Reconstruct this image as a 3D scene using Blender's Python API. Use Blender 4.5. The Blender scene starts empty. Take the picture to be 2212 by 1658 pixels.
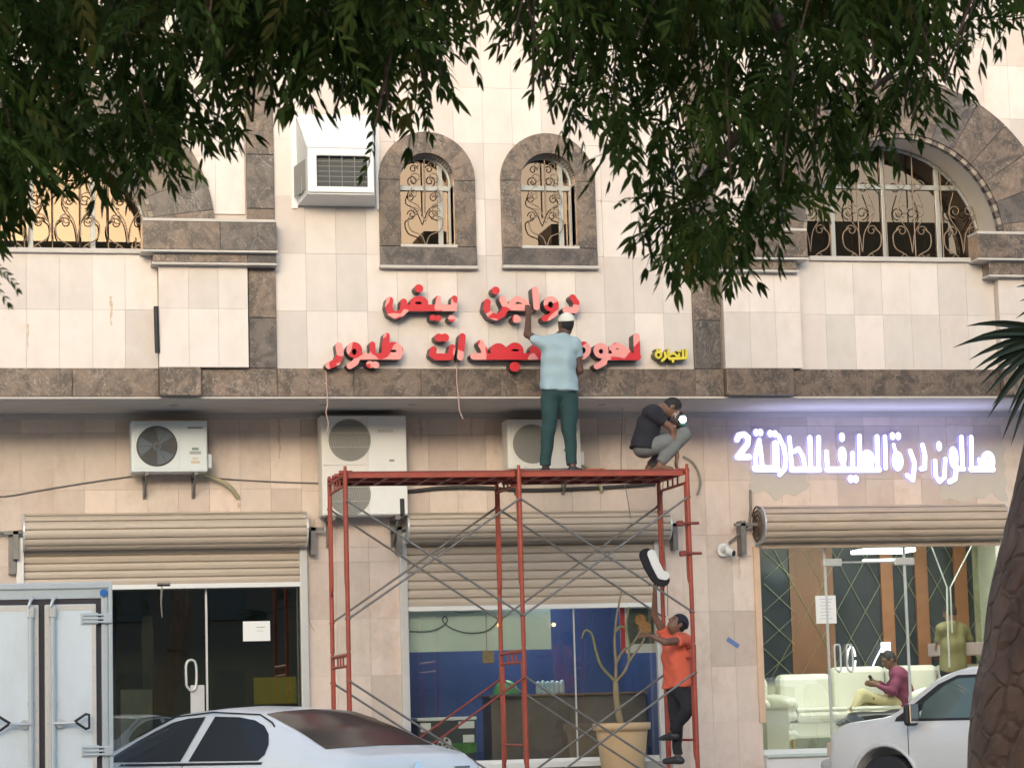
import bpy, bmesh, math, random
import numpy as np
from mathutils import Vector, Matrix

random.seed(7); np.random.seed(7)
C = bpy.context.scene.collection
SC = bpy.context.scene

# ------------------------------------------------------------------ camera
H = 1.33
YAW, PITCH, ROLL = math.radians(12.6), math.radians(7.27), math.radians(1.6)
FPX, CU, CV = 5500.0, 1105.5, 829.0
Fw = Vector((math.sin(YAW)*math.cos(PITCH), math.cos(YAW)*math.cos(PITCH), math.sin(PITCH)))
R0 = Vector((math.cos(YAW), -math.sin(YAW), 0)); U0 = R0.cross(Fw)
Rv = R0*math.cos(ROLL) - U0*math.sin(ROLL); Uv = U0*math.cos(ROLL) + R0*math.sin(ROLL)
cd = bpy.data.cameras.new('camera'); cam = bpy.data.objects.new('camera', cd); C.objects.link(cam)
cam.matrix_world = Matrix(((Rv.x, Uv.x, -Fw.x, 0), (Rv.y, Uv.y, -Fw.y, 0), (Rv.z, Uv.z, -Fw.z, H), (0, 0, 0, 1)))
cd.sensor_width = 36; cd.lens = FPX/2211*36; cd.clip_start = .1; cd.clip_end = 600
cd.dof.use_dof = True; cd.dof.focus_distance = 27; cd.dof.aperture_fstop = 20
SC.camera = cam

def P(u, v, Y):
    d = (u-CU)/FPX*Rv - (v-CV)/FPX*Uv + Fw
    t = Y/d.y
    return Vector((d.x*t, Y, H + d.z*t))

# ------------------------------------------------------------------ light
w = bpy.data.worlds.new('World'); SC.world = w; w.use_nodes = True
nt = w.node_tree; bg = nt.nodes['Background']
sky = nt.nodes.new('ShaderNodeTexSky'); sky.sky_type = 'NISHITA'; sky.sun_disc = False
SUN_EL, SUN_AZ = math.radians(9), math.radians(195)      # azimuth from +Y, clockwise
sky.sun_elevation = SUN_EL; sky.sun_rotation = SUN_AZ
sky.air_density = 1.0; sky.dust_density = 2.5; sky.ozone_density = 1.5
nt.links.new(sky.outputs[0], bg.inputs[0]); bg.inputs[1].default_value = 0.15
sd = bpy.data.lights.new('sun', 'SUN'); sd.energy = .5; sd.angle = math.radians(20); sd.color = (1, .92, .84)
so = bpy.data.objects.new('sun', sd); C.objects.link(so)
sv = Vector((math.sin(SUN_AZ)*math.cos(SUN_EL), math.cos(SUN_AZ)*math.cos(SUN_EL), math.sin(SUN_EL)))
so.rotation_euler = sv.to_track_quat('Z', 'Y').to_euler()
SC.view_settings.view_transform = 'Standard'; SC.view_settings.look = 'None'
SC.view_settings.gamma = 1; SC.view_settings.use_curve_mapping = False
SC.view_settings.exposure = 1.75
SC.cycles.max_bounces = 6; SC.cycles.transparent_max_bounces = 12

# ------------------------------------------------------------------ materials
MATS = {}
def mat(name, col, rough=.6, metal=0, noise=0, nscale=6, rnd=0, bump=0, bscale=60, spec=.5, dirt=0, dcol=(.12,.09,.07), dscale=2.2, emit=None, es=0, coat=0, stretch=(1,1,1)):
    m = bpy.data.materials.new(name); m.use_nodes = True; n = m.node_tree.nodes; l = m.node_tree.links
    b = n['Principled BSDF']; MATS[name] = m
    b.inputs['Roughness'].default_value = rough; b.inputs['Metallic'].default_value = metal
    b.inputs['Specular IOR Level'].default_value = spec; b.inputs['Coat Weight'].default_value = coat
    col = tuple(col)+(1,)
    g = n.new('ShaderNodeNewGeometry')
    mp = n.new('ShaderNodeMapping'); mp.inputs['Scale'].default_value = stretch; l.new(g.outputs['Position'], mp.inputs[0])
    last = None
    def mixin(prev, fac, c2, mode='MIX'):
        x = n.new('ShaderNodeMix'); x.data_type = 'RGBA'; x.blend_type = mode
        if isinstance(fac, float): x.inputs[0].default_value = fac
        else: l.new(fac, x.inputs[0])
        if isinstance(prev, tuple): x.inputs[6].default_value = prev
        else: l.new(prev, x.inputs[6])
        if isinstance(c2, tuple): x.inputs[7].default_value = c2
        else: l.new(c2, x.inputs[7])
        return x.outputs[2]
    last = col
    if noise:
        t = n.new('ShaderNodeTexNoise'); t.inputs['Scale'].default_value = nscale; t.inputs['Detail'].default_value = 6
        t.inputs['Roughness'].default_value = .62; l.new(mp.outputs[0], t.inputs[0])
        r = n.new('ShaderNodeMapRange'); r.inputs[1].default_value = .3; r.inputs[2].default_value = .7; l.new(t.outputs[0], r.inputs[0])
        dk = tuple(c*(1-noise) for c in col[:3])+(1,); lt = tuple(min(1, c*(1+noise*.6)) for c in col[:3])+(1,)
        x = n.new('ShaderNodeMix'); x.data_type = 'RGBA'; l.new(r.outputs[0], x.inputs[0]); x.inputs[6].default_value = dk; x.inputs[7].default_value = lt
        last = x.outputs[2]
    if rnd:
        oi = n.new('ShaderNodeObjectInfo'); r = n.new('ShaderNodeMapRange'); l.new(oi.outputs['Random'], r.inputs[0])
        r.inputs[3].default_value = 1-rnd; r.inputs[4].default_value = 1+rnd*.55
        cc = n.new('ShaderNodeCombineColor'); wn = n.new('ShaderNodeTexWhiteNoise'); wn.noise_dimensions = '1D'; l.new(oi.outputs['Random'], wn.inputs['W'])
        mm = n.new('ShaderNodeMath'); mm.operation = 'MULTIPLY_ADD'; l.new(wn.outputs[0], mm.inputs[0]); mm.inputs[1].default_value = rnd*.2; l.new(r.outputs[0], mm.inputs[2])
        m3 = n.new('ShaderNodeMath'); m3.operation = 'SUBTRACT'; l.new(mm.outputs[0], m3.inputs[0]); m3.inputs[1].default_value = rnd*.06
        l.new(m3.outputs[0], cc.inputs[0]); l.new(r.outputs[0], cc.inputs[1]); l.new(r.outputs[0], cc.inputs[2])
        last = mixin(last, 1.0, cc.outputs[0], 'MULTIPLY')
    if dirt:
        t = n.new('ShaderNodeTexNoise'); t.inputs['Scale'].default_value = dscale; t.inputs['Detail'].default_value = 8; t.inputs['Roughness'].default_value = .7
        l.new(mp.outputs[0], t.inputs[0])
        r = n.new('ShaderNodeMapRange'); r.inputs[1].default_value = .52; r.inputs[2].default_value = .75; r.inputs[4].default_value = dirt; l.new(t.outputs[0], r.inputs[0])
        last = mixin(last, r.outputs[0], tuple(dcol)+(1,))
    if isinstance(last, tuple): b.inputs['Base Color'].default_value = last
    else: l.new(last, b.inputs['Base Color'])
    if bump:
        t = n.new('ShaderNodeTexNoise'); t.inputs['Scale'].default_value = bscale; t.inputs['Detail'].default_value = 5
        l.new(mp.outputs[0], t.inputs[0]); bp = n.new('ShaderNodeBump'); bp.inputs['Strength'].default_value = bump; bp.inputs['Distance'].default_value = .01
        l.new(t.outputs[0], bp.inputs['Height']); l.new(bp.outputs[0], b.inputs['Normal'])
    if emit: b.inputs['Emission Color'].default_value = tuple(emit)+(1,); b.inputs['Emission Strength'].default_value = es
    return m

def marble(name, base, vein, bright, scale=3.0, rough=.35):
    m = mat(name, base, rough); n = m.node_tree.nodes; l = m.node_tree.links; b = n['Principled BSDF']; g = [x for x in n if x.type == 'NEW_GEOMETRY'][0]
    oi = n.new('ShaderNodeObjectInfo'); sc = n.new('ShaderNodeVectorMath'); sc.operation = 'MULTIPLY_ADD'
    cb = n.new('ShaderNodeCombineXYZ'); l.new(oi.outputs['Random'], cb.inputs[0]); l.new(oi.outputs['Random'], cb.inputs[2])
    l.new(cb.outputs[0], sc.inputs[0]); sc.inputs[1].default_value = (37, 37, 37); l.new(g.outputs['Position'], sc.inputs[2])
    def noi(s_, d, dist, lo, hi, o0=0, o1=1, rg=.6):
        t = n.new('ShaderNodeTexNoise'); t.inputs['Scale'].default_value = s_; t.inputs['Detail'].default_value = d; t.inputs['Roughness'].default_value = rg; t.inputs['Distortion'].default_value = dist; l.new(sc.outputs[0], t.inputs[0])
        r = n.new('ShaderNodeMapRange'); l.new(t.outputs[0], r.inputs[0]); r.inputs[1].default_value = lo; r.inputs[2].default_value = hi; r.inputs[3].default_value = o0; r.inputs[4].default_value = o1; return t, r
    def mx(f, a, c):
        x = n.new('ShaderNodeMix'); x.data_type = 'RGBA'; l.new(f, x.inputs[0])
        for s_, i in ((a, 6), (c, 7)):
            if isinstance(s_, tuple): x.inputs[i].default_value = s_+(1,)
            else: l.new(s_, x.inputs[i])
        return x.outputs[2]
    dk = tuple(c*.62 for c in base); lt = tuple(c*q for c, q in zip(base, (1.5, 1.38, 1.28)))
    _, r0 = noi(5, 8, .8, .42, .58); c = mx(r0.outputs[0], dk, lt)
    _, r1 = noi(14, 6, 2.6, .52, .68, 0, .55); c = mx(r1.outputs[0], c, tuple(q*.75 for q in vein))
    t, _ = noi(2.4, 8, 1.6, 0, 1, rg=.66); a_ = n.new('ShaderNodeMath'); a_.operation = 'SUBTRACT'; l.new(t.outputs[0], a_.inputs[0]); a_.inputs[1].default_value = .5
    a2 = n.new('ShaderNodeMath'); a2.operation = 'ABSOLUTE'; l.new(a_.outputs[0], a2.inputs[0]); r = n.new('ShaderNodeMapRange'); l.new(a2.outputs[0], r.inputs[0]); r.inputs[2].default_value = .012; r.inputs[3].default_value = 1; r.inputs[4].default_value = 0
    _, rm = noi(1.7, 2, 0, .50, .62, 0, .6); mu = n.new('ShaderNodeMath'); mu.operation = 'MULTIPLY'; l.new(r.outputs[0], mu.inputs[0]); l.new(rm.outputs[0], mu.inputs[1]); c = mx(mu.outputs[0], c, bright)
    _, r3 = noi(7, 3, 3.0, .70, .76, 0, .7); c = mx(r3.outputs[0], c, bright)
    ra = n.new('ShaderNodeMapRange'); l.new(oi.outputs['Random'], ra.inputs[0]); ra.inputs[3].default_value = .85; ra.inputs[4].default_value = 1.15; cc = n.new('ShaderNodeCombineColor')
    for i in range(3): l.new(ra.outputs[0], cc.inputs[i])
    x = n.new('ShaderNodeMix'); x.data_type = 'RGBA'; x.blend_type = 'MULTIPLY'; x.inputs[0].default_value = 1; l.new(c, x.inputs[6]); l.new(cc.outputs[0], x.inputs[7]); l.new(x.outputs[2], b.inputs['Base Color'])
    return m

def glass(name, tint=(1, 1, 1), gloss=1.0, rough=.0, ior=1.5, tr=1.0, gcol=(1, 1, 1)):
    m = bpy.data.materials.new(name); m.use_nodes = True; n = m.node_tree.nodes; l = m.node_tree.links; MATS[name] = m
    n.remove(n['Principled BSDF']); out = n['Material Output']
    t = n.new('ShaderNodeBsdfTransparent'); t.inputs[0].default_value = tuple(c*tr for c in tint)+(1,)
    gl = n.new('ShaderNodeBsdfGlossy'); gl.inputs['Roughness'].default_value = rough; gl.inputs[0].default_value = tuple(gcol)+(1,)
    f = n.new('ShaderNodeFresnel'); f.inputs[0].default_value = ior
    mu = n.new('ShaderNodeMath'); mu.operation = 'MULTIPLY'; mu.inputs[1].default_value = gloss; mu.use_clamp = True
    x = n.new('ShaderNodeMixShader'); l.new(f.outputs[0], mu.inputs[0]); l.new(mu.outputs[0], x.inputs[0]); l.new(t.outputs[0], x.inputs[1]); l.new(gl.outputs[0], x.inputs[2]); l.new(x.outputs[0], out.inputs[0])
    return m

cream = mat('cream_stone', (.655, .60, .565), .5, noise=.07, nscale=4, rnd=.15, dirt=.4, dcol=(.50, .39, .31), dscale=1.7, bump=.05, stretch=(1.1, 1, .8))
pink = mat('pink_stone', (.665, .565, .50), .55, noise=.07, nscale=7, rnd=.18, dirt=.55, dcol=(.38, .27, .20), dscale=1.7, bump=.08, stretch=(1.1, 1, .8))
grout = mat('grout', (.56, .49, .44), .9)
plast = mat('plaster', (.52, .49, .46), .9, noise=.08, nscale=3, dirt=.3, dcol=(.3, .27, .25), dscale=1.2)
revealm = mat('reveal_plaster', (.66, .60, .53), .8, noise=.05, nscale=3)
emp = marble('brown_marble', (.112, .087, .073), (.46, .36, .28), (.46, .42, .38))
empd = marble('dark_marble', (.075, .066, .064), (.25, .2, .17), (.4, .38, .36))
ledge = mat('pale_ledge', (.50, .47, .44), .5, noise=.06)
shut = mat('shutter_paint', (.50, .425, .35), .45, noise=.05, nscale=4, dirt=.3, dcol=(.3, .23, .17), dscale=1.5, stretch=(.6, 1, 3))
shut_r = mat('rusty_shutter_paint', (.47, .38, .30), .5, noise=.1, nscale=5, dirt=.75, dcol=(.22, .12, .07), dscale=2.0, stretch=(.5, 1, 3))
alu = mat('aluminium', (.62, .63, .63), .35, metal=.4, noise=.05)
whitep = mat('white_paint', (.74, .76, .76), .4, noise=.03, dirt=.2, dcol=(.45, .42, .38), dscale=3)
acbody = mat('ac_white', (.72, .71, .68), .4, noise=.03, dirt=.3, dcol=(.5, .45, .38), dscale=2.5)
acgrey = mat('ac_blue_white', (.66, .73, .76), .4, noise=.03, dirt=.2, dcol=(.45, .45, .42), dscale=3)
acdark = mat('ac_fan_dark', (.085, .09, .095), .6)
acmid = mat('ac_grille_grey', (.25, .25, .235), .6)
steel = mat('galvanised_steel', (.20, .195, .19), .5, metal=.3, noise=.3, nscale=12, dirt=.6, dcol=(.13, .07, .045), dscale=6)
redp = mat('red_scaffold_paint', (.36, .062, .036), .5, noise=.18, nscale=10, dirt=.6, dcol=(.17, .055, .035), dscale=7)
redd = mat('dark_red_paint_and_shade', (.22, .04, .03), .55, noise=.2, nscale=9, dirt=.6, dcol=(.1, .05, .035), dscale=6)
iron = mat('wrought_iron', (.24, .18, .13), .5, metal=.2)
black = mat('black_rubber', (.02, .02, .022), .6)
asphalt = mat('asphalt', (.055, .053, .05), .9, noise=.3, nscale=3, bump=.4, bscale=90)
pave = mat('paving', (.3, .28, .26), .85, noise=.15, nscale=3, dirt=.4, dcol=(.15, .13, .11))
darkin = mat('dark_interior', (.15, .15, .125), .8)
carw = mat('white_car_paint', (.86, .855, .84), .25, coat=.3, noise=.015, spec=.4, dirt=.15, dcol=(.6, .56, .5), dscale=3)
carg = mat('silver_car_paint', (.68, .665, .65), .32, coat=.25, noise=.03, dirt=.3, dcol=(.48, .44, .40), dscale=3)
carglass = mat('tinted_car_glass', (.028, .028, .030), .14, spec=.3)
winglass = glass('window_glass', (.30, .30, .29), 3.3, 0.004, gcol=(1, .77, .61))
shopglass = glass('shop_glass', (.93, .95, .94), 2.4)
shopglass2 = glass('tinted_shop_glass', (.70, .73, .68), 3.6)
frost = mat('frosted_film', (.66, .80, .75), .4, noise=.03, nscale=2)
blue = mat('blue_wall', (.035, .065, .18), .5, noise=.35, nscale=1.2)
wood = mat('brown_wood', (.17, .075, .035), .5, noise=.2, nscale=4, stretch=(6, 6, .6))
counterm = mat('counter_wood', (.17, .145, .125), .5, noise=.2, nscale=3)
sofam = mat('cream_leather', (.66, .66, .58), .45, noise=.03, bump=.05, bscale=12)
skin = mat('skin', (.10, .050, .033), .5, noise=.08, nscale=20)
skin2 = mat('skin_light', (.17, .085, .055), .5, noise=.08, nscale=20)
hairm = mat('black_hair', (.012, .011, .012), .7, bump=.4, bscale=160)
paper = mat('paper', (.80, .82, .82), .6)
yellowb = mat('yellow_board', (.50, .44, .03), .5, noise=.1)
ledm = mat('led_white', (.85, .85, .9), .4, emit=(.88, .92, 1), es=.50)
ledb = mat('led_blue_edge', (.25, .25, .7), .4, emit=(.25, .27, 1.0), es=.22)
LETTER = {}

def two_tone():
    m = mat('peeling_red_face', (.60, .012, .022), .35); n = m.node_tree.nodes; l = m.node_tree.links; b = n['Principled BSDF']
    g = [x for x in n if x.type == 'NEW_GEOMETRY'][0]
    t = n.new('ShaderNodeTexNoise'); t.inputs['Scale'].default_value = 2.6; t.inputs['Detail'].default_value = 1.0; t.inputs['Distortion'].default_value = .8; l.new(g.outputs['Position'], t.inputs[0])
    r = n.new('ShaderNodeMapRange'); r.inputs[1].default_value = .485; r.inputs[2].default_value = .495; l.new(t.outputs[0], r.inputs[0])
    x = n.new('ShaderNodeMix'); x.data_type = 'RGBA'; l.new(r.outputs[0], x.inputs[0]); x.inputs[6].default_value = (.55, .010, .022, 1); x.inputs[7].default_value = (.74, .29, .27, 1)
    l.new(x.outputs[2], b.inputs['Base Color']); return m
redface = two_tone()
redside = mat('letter_return', (.07, .052, .055), .5)
yelface = mat('yellow_letter', (.62, .52, .04), .4)
yelside = mat('yellow_letter_return', (.12, .11, .03), .5)

# ------------------------------------------------------------------ helpers
WL = {}
def wl(o): return WL.get(o.name, Vector((0, 0, 0))) if o else Vector((0, 0, 0))
def tag(o, label=None, cat=None, group=None, kind=None):
    if label: o['label'] = label
    if cat: o['category'] = cat
    if group: o['group'] = group
    if kind: o['kind'] = kind
    return o
def thing(name, label, cat, loc, group=None, rz=0):
    o = bpy.data.objects.new(name, None); C.objects.link(o); o.location = loc; o.rotation_euler = (0, 0, rz); o.empty_display_size = .2
    WL[o.name] = Vector(loc); tag(o, label, cat, group); return o
def link(name, me, parent=None, loc=(0, 0, 0)):
    o = bpy.data.objects.new(name, me); C.objects.link(o)
    if parent: o.parent = parent
    o.location = Vector(loc); WL[o.name] = wl(parent)+Vector(loc)
    return o
def mk(name, vs, fs, mats, parent=None, local=False, smooth=False, mi=None):
    off = Vector((0, 0, 0)) if (local or parent is None) else wl(parent)
    me = bpy.data.meshes.new(name)
    vs = np.asarray(vs, dtype=float).reshape(-1, 3) - np.array(off)
    me.from_pydata(vs.tolist(), [], [tuple(int(i) for i in f) for f in fs])
    if not isinstance(mats, (list, tuple)): mats = [mats]
    for m in mats: me.materials.append(m)
    if mi is not None: me.polygons.foreach_set('material_index', [int(x) for x in mi])
    if smooth: me.polygons.foreach_set('use_smooth', [True]*len(me.polygons))
    me.update(); return link(name, me, parent)

class MB:
    def __init__(s): s.v = []; s.f = []; s.m = []; s.sm = []
    def add(s, vs, fs, m=0, sm=False):
        k = len(s.v); s.v += [tuple(x) for x in vs]; s.f += [tuple(i+k for i in f) for f in fs]; s.m += [m]*len(fs); s.sm += [sm]*len(fs); return s
    def box(s, a, b, m=0, bev=0):
        x0, x1 = sorted((a[0], b[0])); y0, y1 = sorted((a[1], b[1])); z0, z1 = sorted((a[2], b[2]))
        if not bev:
            v = [(x0,y0,z0),(x1,y0,z0),(x1,y1,z0),(x0,y1,z0),(x0,y0,z1),(x1,y0,z1),(x1,y1,z1),(x0,y1,z1)]
            return s.add(v, [(0,3,2,1),(4,5,6,7),(0,1,5,4),(1,2,6,5),(2,3,7,6),(3,0,4,7)], m)
        e = min(bev, (x1-x0)*.45, (y1-y0)*.45, (z1-z0)*.45)
        bm = bmesh.new(); bmesh.ops.create_cube(bm, size=1)
        for q in bm.verts: q.co = Vector((x0+(q.co.x+.5)*(x1-x0), y0+(q.co.y+.5)*(y1-y0), z0+(q.co.z+.5)*(z1-z0)))
        bmesh.ops.bevel(bm, geom=bm.edges[:], offset=e, segments=2, affect='EDGES', profile=.5)
        bm.verts.index_update(); s.add([q.co[:] for q in bm.verts], [[q.index for q in f.verts] for f in bm.faces], m); bm.free(); return s
    def tube(s, pts, r, n=8, m=0, cap=True, sm=True):
        pts = [Vector(p) for p in pts]; N = len(pts); rs = r if isinstance(r, (list, tuple)) else [r]*N
        t0 = (pts[1]-pts[0]).normalized(); a = Vector((0, 0, 1)) if abs(t0.z) < .9 else Vector((1, 0, 0)); nx = t0.cross(a).normalized()
        vs = []
        for i, p in enumerate(pts):
            t = ((pts[min(i+1, N-1)]-pts[i]).normalized()+(pts[i]-pts[max(i-1, 0)]).normalized())
            if t.length < 1e-6: t = t0
            t.normalize(); nx = (nx - t*nx.dot(t)).normalized(); ny = t.cross(nx)
            for k in range(n):
                q = 2*math.pi*k/n; vs.append(p + (nx*math.cos(q)+ny*math.sin(q))*rs[i])
        fs = [(i*n+k, i*n+(k+1) % n, (i+1)*n+(k+1) % n, (i+1)*n+k) for i in range(N-1) for k in range(n)]
        s.add(vs, fs, m, sm)
        if cap: s.add(vs[:n], [tuple(range(n))[::-1]], m); s.add(vs[-n:], [tuple(range(n))], m)
        return s
    def disc(s, c, r, ax, n=24, m=0, th=.0, r0=0):
        c = Vector(c); ax = Vector(ax).normalized(); a = Vector((0, 0, 1)) if abs(ax.z) < .9 else Vector((1, 0, 0)); x = ax.cross(a).normalized(); y = ax.cross(x)
        vs = [c+(x*math.cos(2*math.pi*k/n)+y*math.sin(2*math.pi*k/n))*r for k in range(n)]
        vs += [c+(x*math.cos(2*math.pi*k/n)+y*math.sin(2*math.pi*k/n))*r - ax*th for k in range(n)]
        fs = [tuple(range(n)), tuple(range(2*n-1, n-1, -1))]+[(k, k+n, (k+1) % n+n, (k+1) % n) for k in range(n)]
        return s.add(vs, fs, m)
    def build(s, name, mats, parent=None, local=False):
        o = mk(name, s.v, s.f, mats, parent, local, False, s.m)
        o.data.polygons.foreach_set('use_smooth', s.sm); return o

def spline(pts, n=8):
    pts = [Vector(p) for p in pts]; out = []
    Q = [pts[0]*2-pts[1]]+pts+[pts[-1]*2-pts[-2]]
    for i in range(1, len(Q)-2):
        a, b, c, d = Q[i-1:i+3]
        for k in range(n):
            t = k/n; out.append(.5*((2*b)+(c-a)*t+(2*a-5*b+4*c-d)*t*t+(-a+3*b-3*c+d)*t**3))
    out.append(pts[-1]); return out

# 2-D field -> flat solid with sides (marching squares), plane X/Z, front at y0, back at y1
def solid2d(f, x0, x1, z0, z1, h, y0, y1, name, mats, parent=None, backside=False):
    nx = max(2, int(round((x1-x0)/h))+1); nz = max(2, int(round((z1-z0)/h))+1)
    xs = np.linspace(x0, x1, nx); zs = np.linspace(z0, z1, nz); XX, ZZ = np.meshgrid(xs, zs); F = f(XX, ZZ); ins = F < 0
    vs = []; fs = []; mi = []; vid = {}
    def V(x, z, y):
        k = (round(x, 5), round(z, 5), y)
        if k not in vid: vid[k] = len(vs); vs.append((x, y, z))
        return vid[k]
    full = ins[:-1, :-1] & ins[1:, :-1] & ins[:-1, 1:] & ins[1:, 1:]
    anyi = ins[:-1, :-1] | ins[1:, :-1] | ins[:-1, 1:] | ins[1:, 1:]
    for j in range(nz-1):
        i = 0
        while i < nx-1:
            if full[j, i]:
                k = i
                while k+1 < nx-1 and full[j, k+1]: k += 1
                fs.append((V(xs[i], zs[j], y0), V(xs[k+1], zs[j], y0), V(xs[k+1], zs[j+1], y0), V(xs[i], zs[j+1], y0))); mi.append(0); i = k+1; continue
            if anyi[j, i]:
                co = [(xs[i], zs[j], F[j, i]), (xs[i+1], zs[j], F[j, i+1]), (xs[i+1], zs[j+1], F[j+1, i+1]), (xs[i], zs[j+1], F[j+1, i])]
                poly = []; cut = []
                for a in range(4):
                    p, q = co[a], co[(a+1) % 4]
                    if p[2] < 0: poly.append((p[0], p[1]))
                    if (p[2] < 0) != (q[2] < 0):
                        t = p[2]/(p[2]-q[2]); t = min(.98, max(.02, t)); pt = (p[0]+(q[0]-p[0])*t, p[1]+(q[1]-p[1])*t); poly.append(pt); cut.append((pt, p[2] < 0))
                if len(poly) >= 3: fs.append(tuple(V(a, b, y0) for a, b in poly)); mi.append(0)
                if len(cut) == 2:
                    a = [c[0] for c in cut if c[1]][0]; b = [c[0] for c in cut if not c[1]][0]
                    fs.append((V(*a, y0), V(*a, y1), V(*b, y1), V(*b, y0))); mi.append(1)
            i += 1
    if len(mats) == 1: mi = [0]*len(fs)
    return mk(name, vs, fs, list(mats), parent, mi=mi)

# 3-D field -> smooth mesh (surface nets)
class Field:
    def __init__(s, lo, hi, h):
        s.lo = np.array(lo, float); s.h = h; s.n = np.ceil((np.array(hi)-s.lo)/h).astype(int)+1
        s.ax = [s.lo[i]+h*np.arange(s.n[i]) for i in range(3)]; s.F = np.full(s.n, .2)
    def _sl(s, mn, mx):
        a = np.clip(((np.array(mn)-s.lo)/s.h).astype(int)-1, 0, s.n-1); b = np.clip(((np.array(mx)-s.lo)/s.h).astype(int)+2, 1, s.n)
        return tuple(slice(a[i], b[i]) for i in range(3))
    def blend(s, sl, d, k):
        f = s.F[sl]
        if f.size == 0: return
        if k > 0:
            hh = np.clip(k-np.abs(f-d), 0, None)/k; s.F[sl] = np.minimum(f, d)-hh*hh*k*.25
        else: s.F[sl] = np.minimum(f, d)
    def cap(s, a, b, ra, rb, k=.03, n=None, fl=1.0):
        a = np.array(a, float); b = np.array(b, float); R = max(ra, rb)*max(1, fl)+k+.01
        sl = s._sl(np.minimum(a, b)-R, np.maximum(a, b)+R); x, y, z = np.meshgrid(*(s.ax[i][sl[i]] for i in range(3)), indexing='ij')
        if x.size == 0: return
        d = [x-a[0], y-a[1], z-a[2]]; ba = b-a
        if n is not None:
            n = np.array(n, float); n /= np.linalg.norm(n); q = d[0]*n[0]+d[1]*n[1]+d[2]*n[2]; g = (1/fl-1); d = [d[i]+n[i]*q*g for i in range(3)]
            qb = ba@n; ba = ba+n*qb*g
        L = max(1e-9, ba@ba); t = np.clip((d[0]*ba[0]+d[1]*ba[1]+d[2]*ba[2])/L, 0, 1)
        D = np.sqrt(sum((d[i]-ba[i]*t)**2 for i in range(3)))-(ra+(rb-ra)*t); s.blend(sl, D, k)
    def ell(s, c, r, f=(0, -1, 0), up=(0, 0, 1), k=.02):
        c = np.array(c, float); f = np.array(f, float); f /= np.linalg.norm(f); up = np.array(up, float); up -= f*(up@f); up /= np.linalg.norm(up); sd_ = np.cross(f, up)
        R = max(r)+k+.01; sl = s._sl(c-R, c+R); x, y, z = np.meshgrid(*(s.ax[i][sl[i]] for i in range(3)), indexing='ij')
        if x.size == 0: return
        d = [x-c[0], y-c[1], z-c[2]]
        q = [sum(d[i]*v[i] for i in range(3)) for v in (sd_, f, up)]
        e = np.sqrt(sum((q[i]/r[i])**2 for i in range(3))); D = (e-1)*min(r)*1.1; s.blend(sl, D, k)
    def cut(s, p, n):      # remove the side n points to
        p = np.array(p, float); n = np.array(n, float); n /= np.linalg.norm(n)
        x, y, z = np.meshgrid(*s.ax, indexing='ij'); s.F = np.maximum(s.F, (x-p[0])*n[0]+(y-p[1])*n[1]+(z-p[2])*n[2])
    def wrinkle(s, amp, fx, seed=0):
        x, y, z = np.meshgrid(*s.ax, indexing='ij'); r = np.random.RandomState(seed); t = 0
        for i in range(7):
            v = r.normal(size=3)*fx; t = t+np.sin(v[0]*x+v[1]*y+v[2]*z*1.3+r.rand()*6+1.5*np.sin(v[1]*x*.6+v[2]*y*.5))
        s.F = s.F+t/7*amp
    def mesh(s, name, m, parent=None):
        F = s.F; I = F < 0; n = s.n
        c = [F[i:n[0]-1+i, j:n[1]-1+j, k:n[2]-1+k] for i in (0, 1) for j in (0, 1) for k in (0, 1)]
        cnt = sum((q < 0).astype(int) for q in c); act = (cnt > 0) & (cnt < 8); idx = -np.ones(act.shape, int); ids = np.argwhere(act); idx[act] = np.arange(len(ids))
        pos = np.zeros((len(ids), 3)); wt = np.zeros(len(ids)); cv = [q[act] for q in c]; off = [(i, j, k) for i in (0, 1) for j in (0, 1) for k in (0, 1)]
        for a in range(8):
            for b in range(a+1, 8):
                oa, ob = np.array(off[a]), np.array(off[b])
                if np.abs(oa-ob).sum() != 1: continue
                sgn = (cv[a] < 0) != (cv[b] < 0); t = np.where(sgn, cv[a]/np.where(sgn, cv[a]-cv[b], 1), 0)
                pos += sgn[:, None]*(oa+(ob-oa)*t[:, None]); wt += sgn
        V_ = s.lo+(ids+pos/wt[:, None])*s.h; fs = []
        for axs in range(3):
            u_, v_ = (axs+1) % 3, (axs+2) % 3; sl0 = [slice(None)]*3; sl1 = [slice(None)]*3; sl0[axs] = slice(0, -1); sl1[axs] = slice(1, None)
            A = I[tuple(sl0)]; B = I[tuple(sl1)]; e = np.argwhere(A != B); e = e[(e[:, u_] > 0) & (e[:, v_] > 0) & (e[:, u_] < n[u_]-1) & (e[:, v_] < n[v_]-1)]
            if len(e) == 0: continue
            du = np.zeros(3, int); du[u_] = 1; dv = np.zeros(3, int); dv[v_] = 1
            q = [idx[tuple((e-x).T)] for x in (du*0, du, du+dv, dv)]; fl = A[tuple(e.T)]
            Q = np.stack(q, 1); Q[~fl] = Q[~fl][:, ::-1]; fs.append(Q)
        fs = np.concatenate(fs); fs = fs[(fs >= 0).all(1)]
        return mk(name, V_, fs, m, parent, smooth=True)
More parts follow.
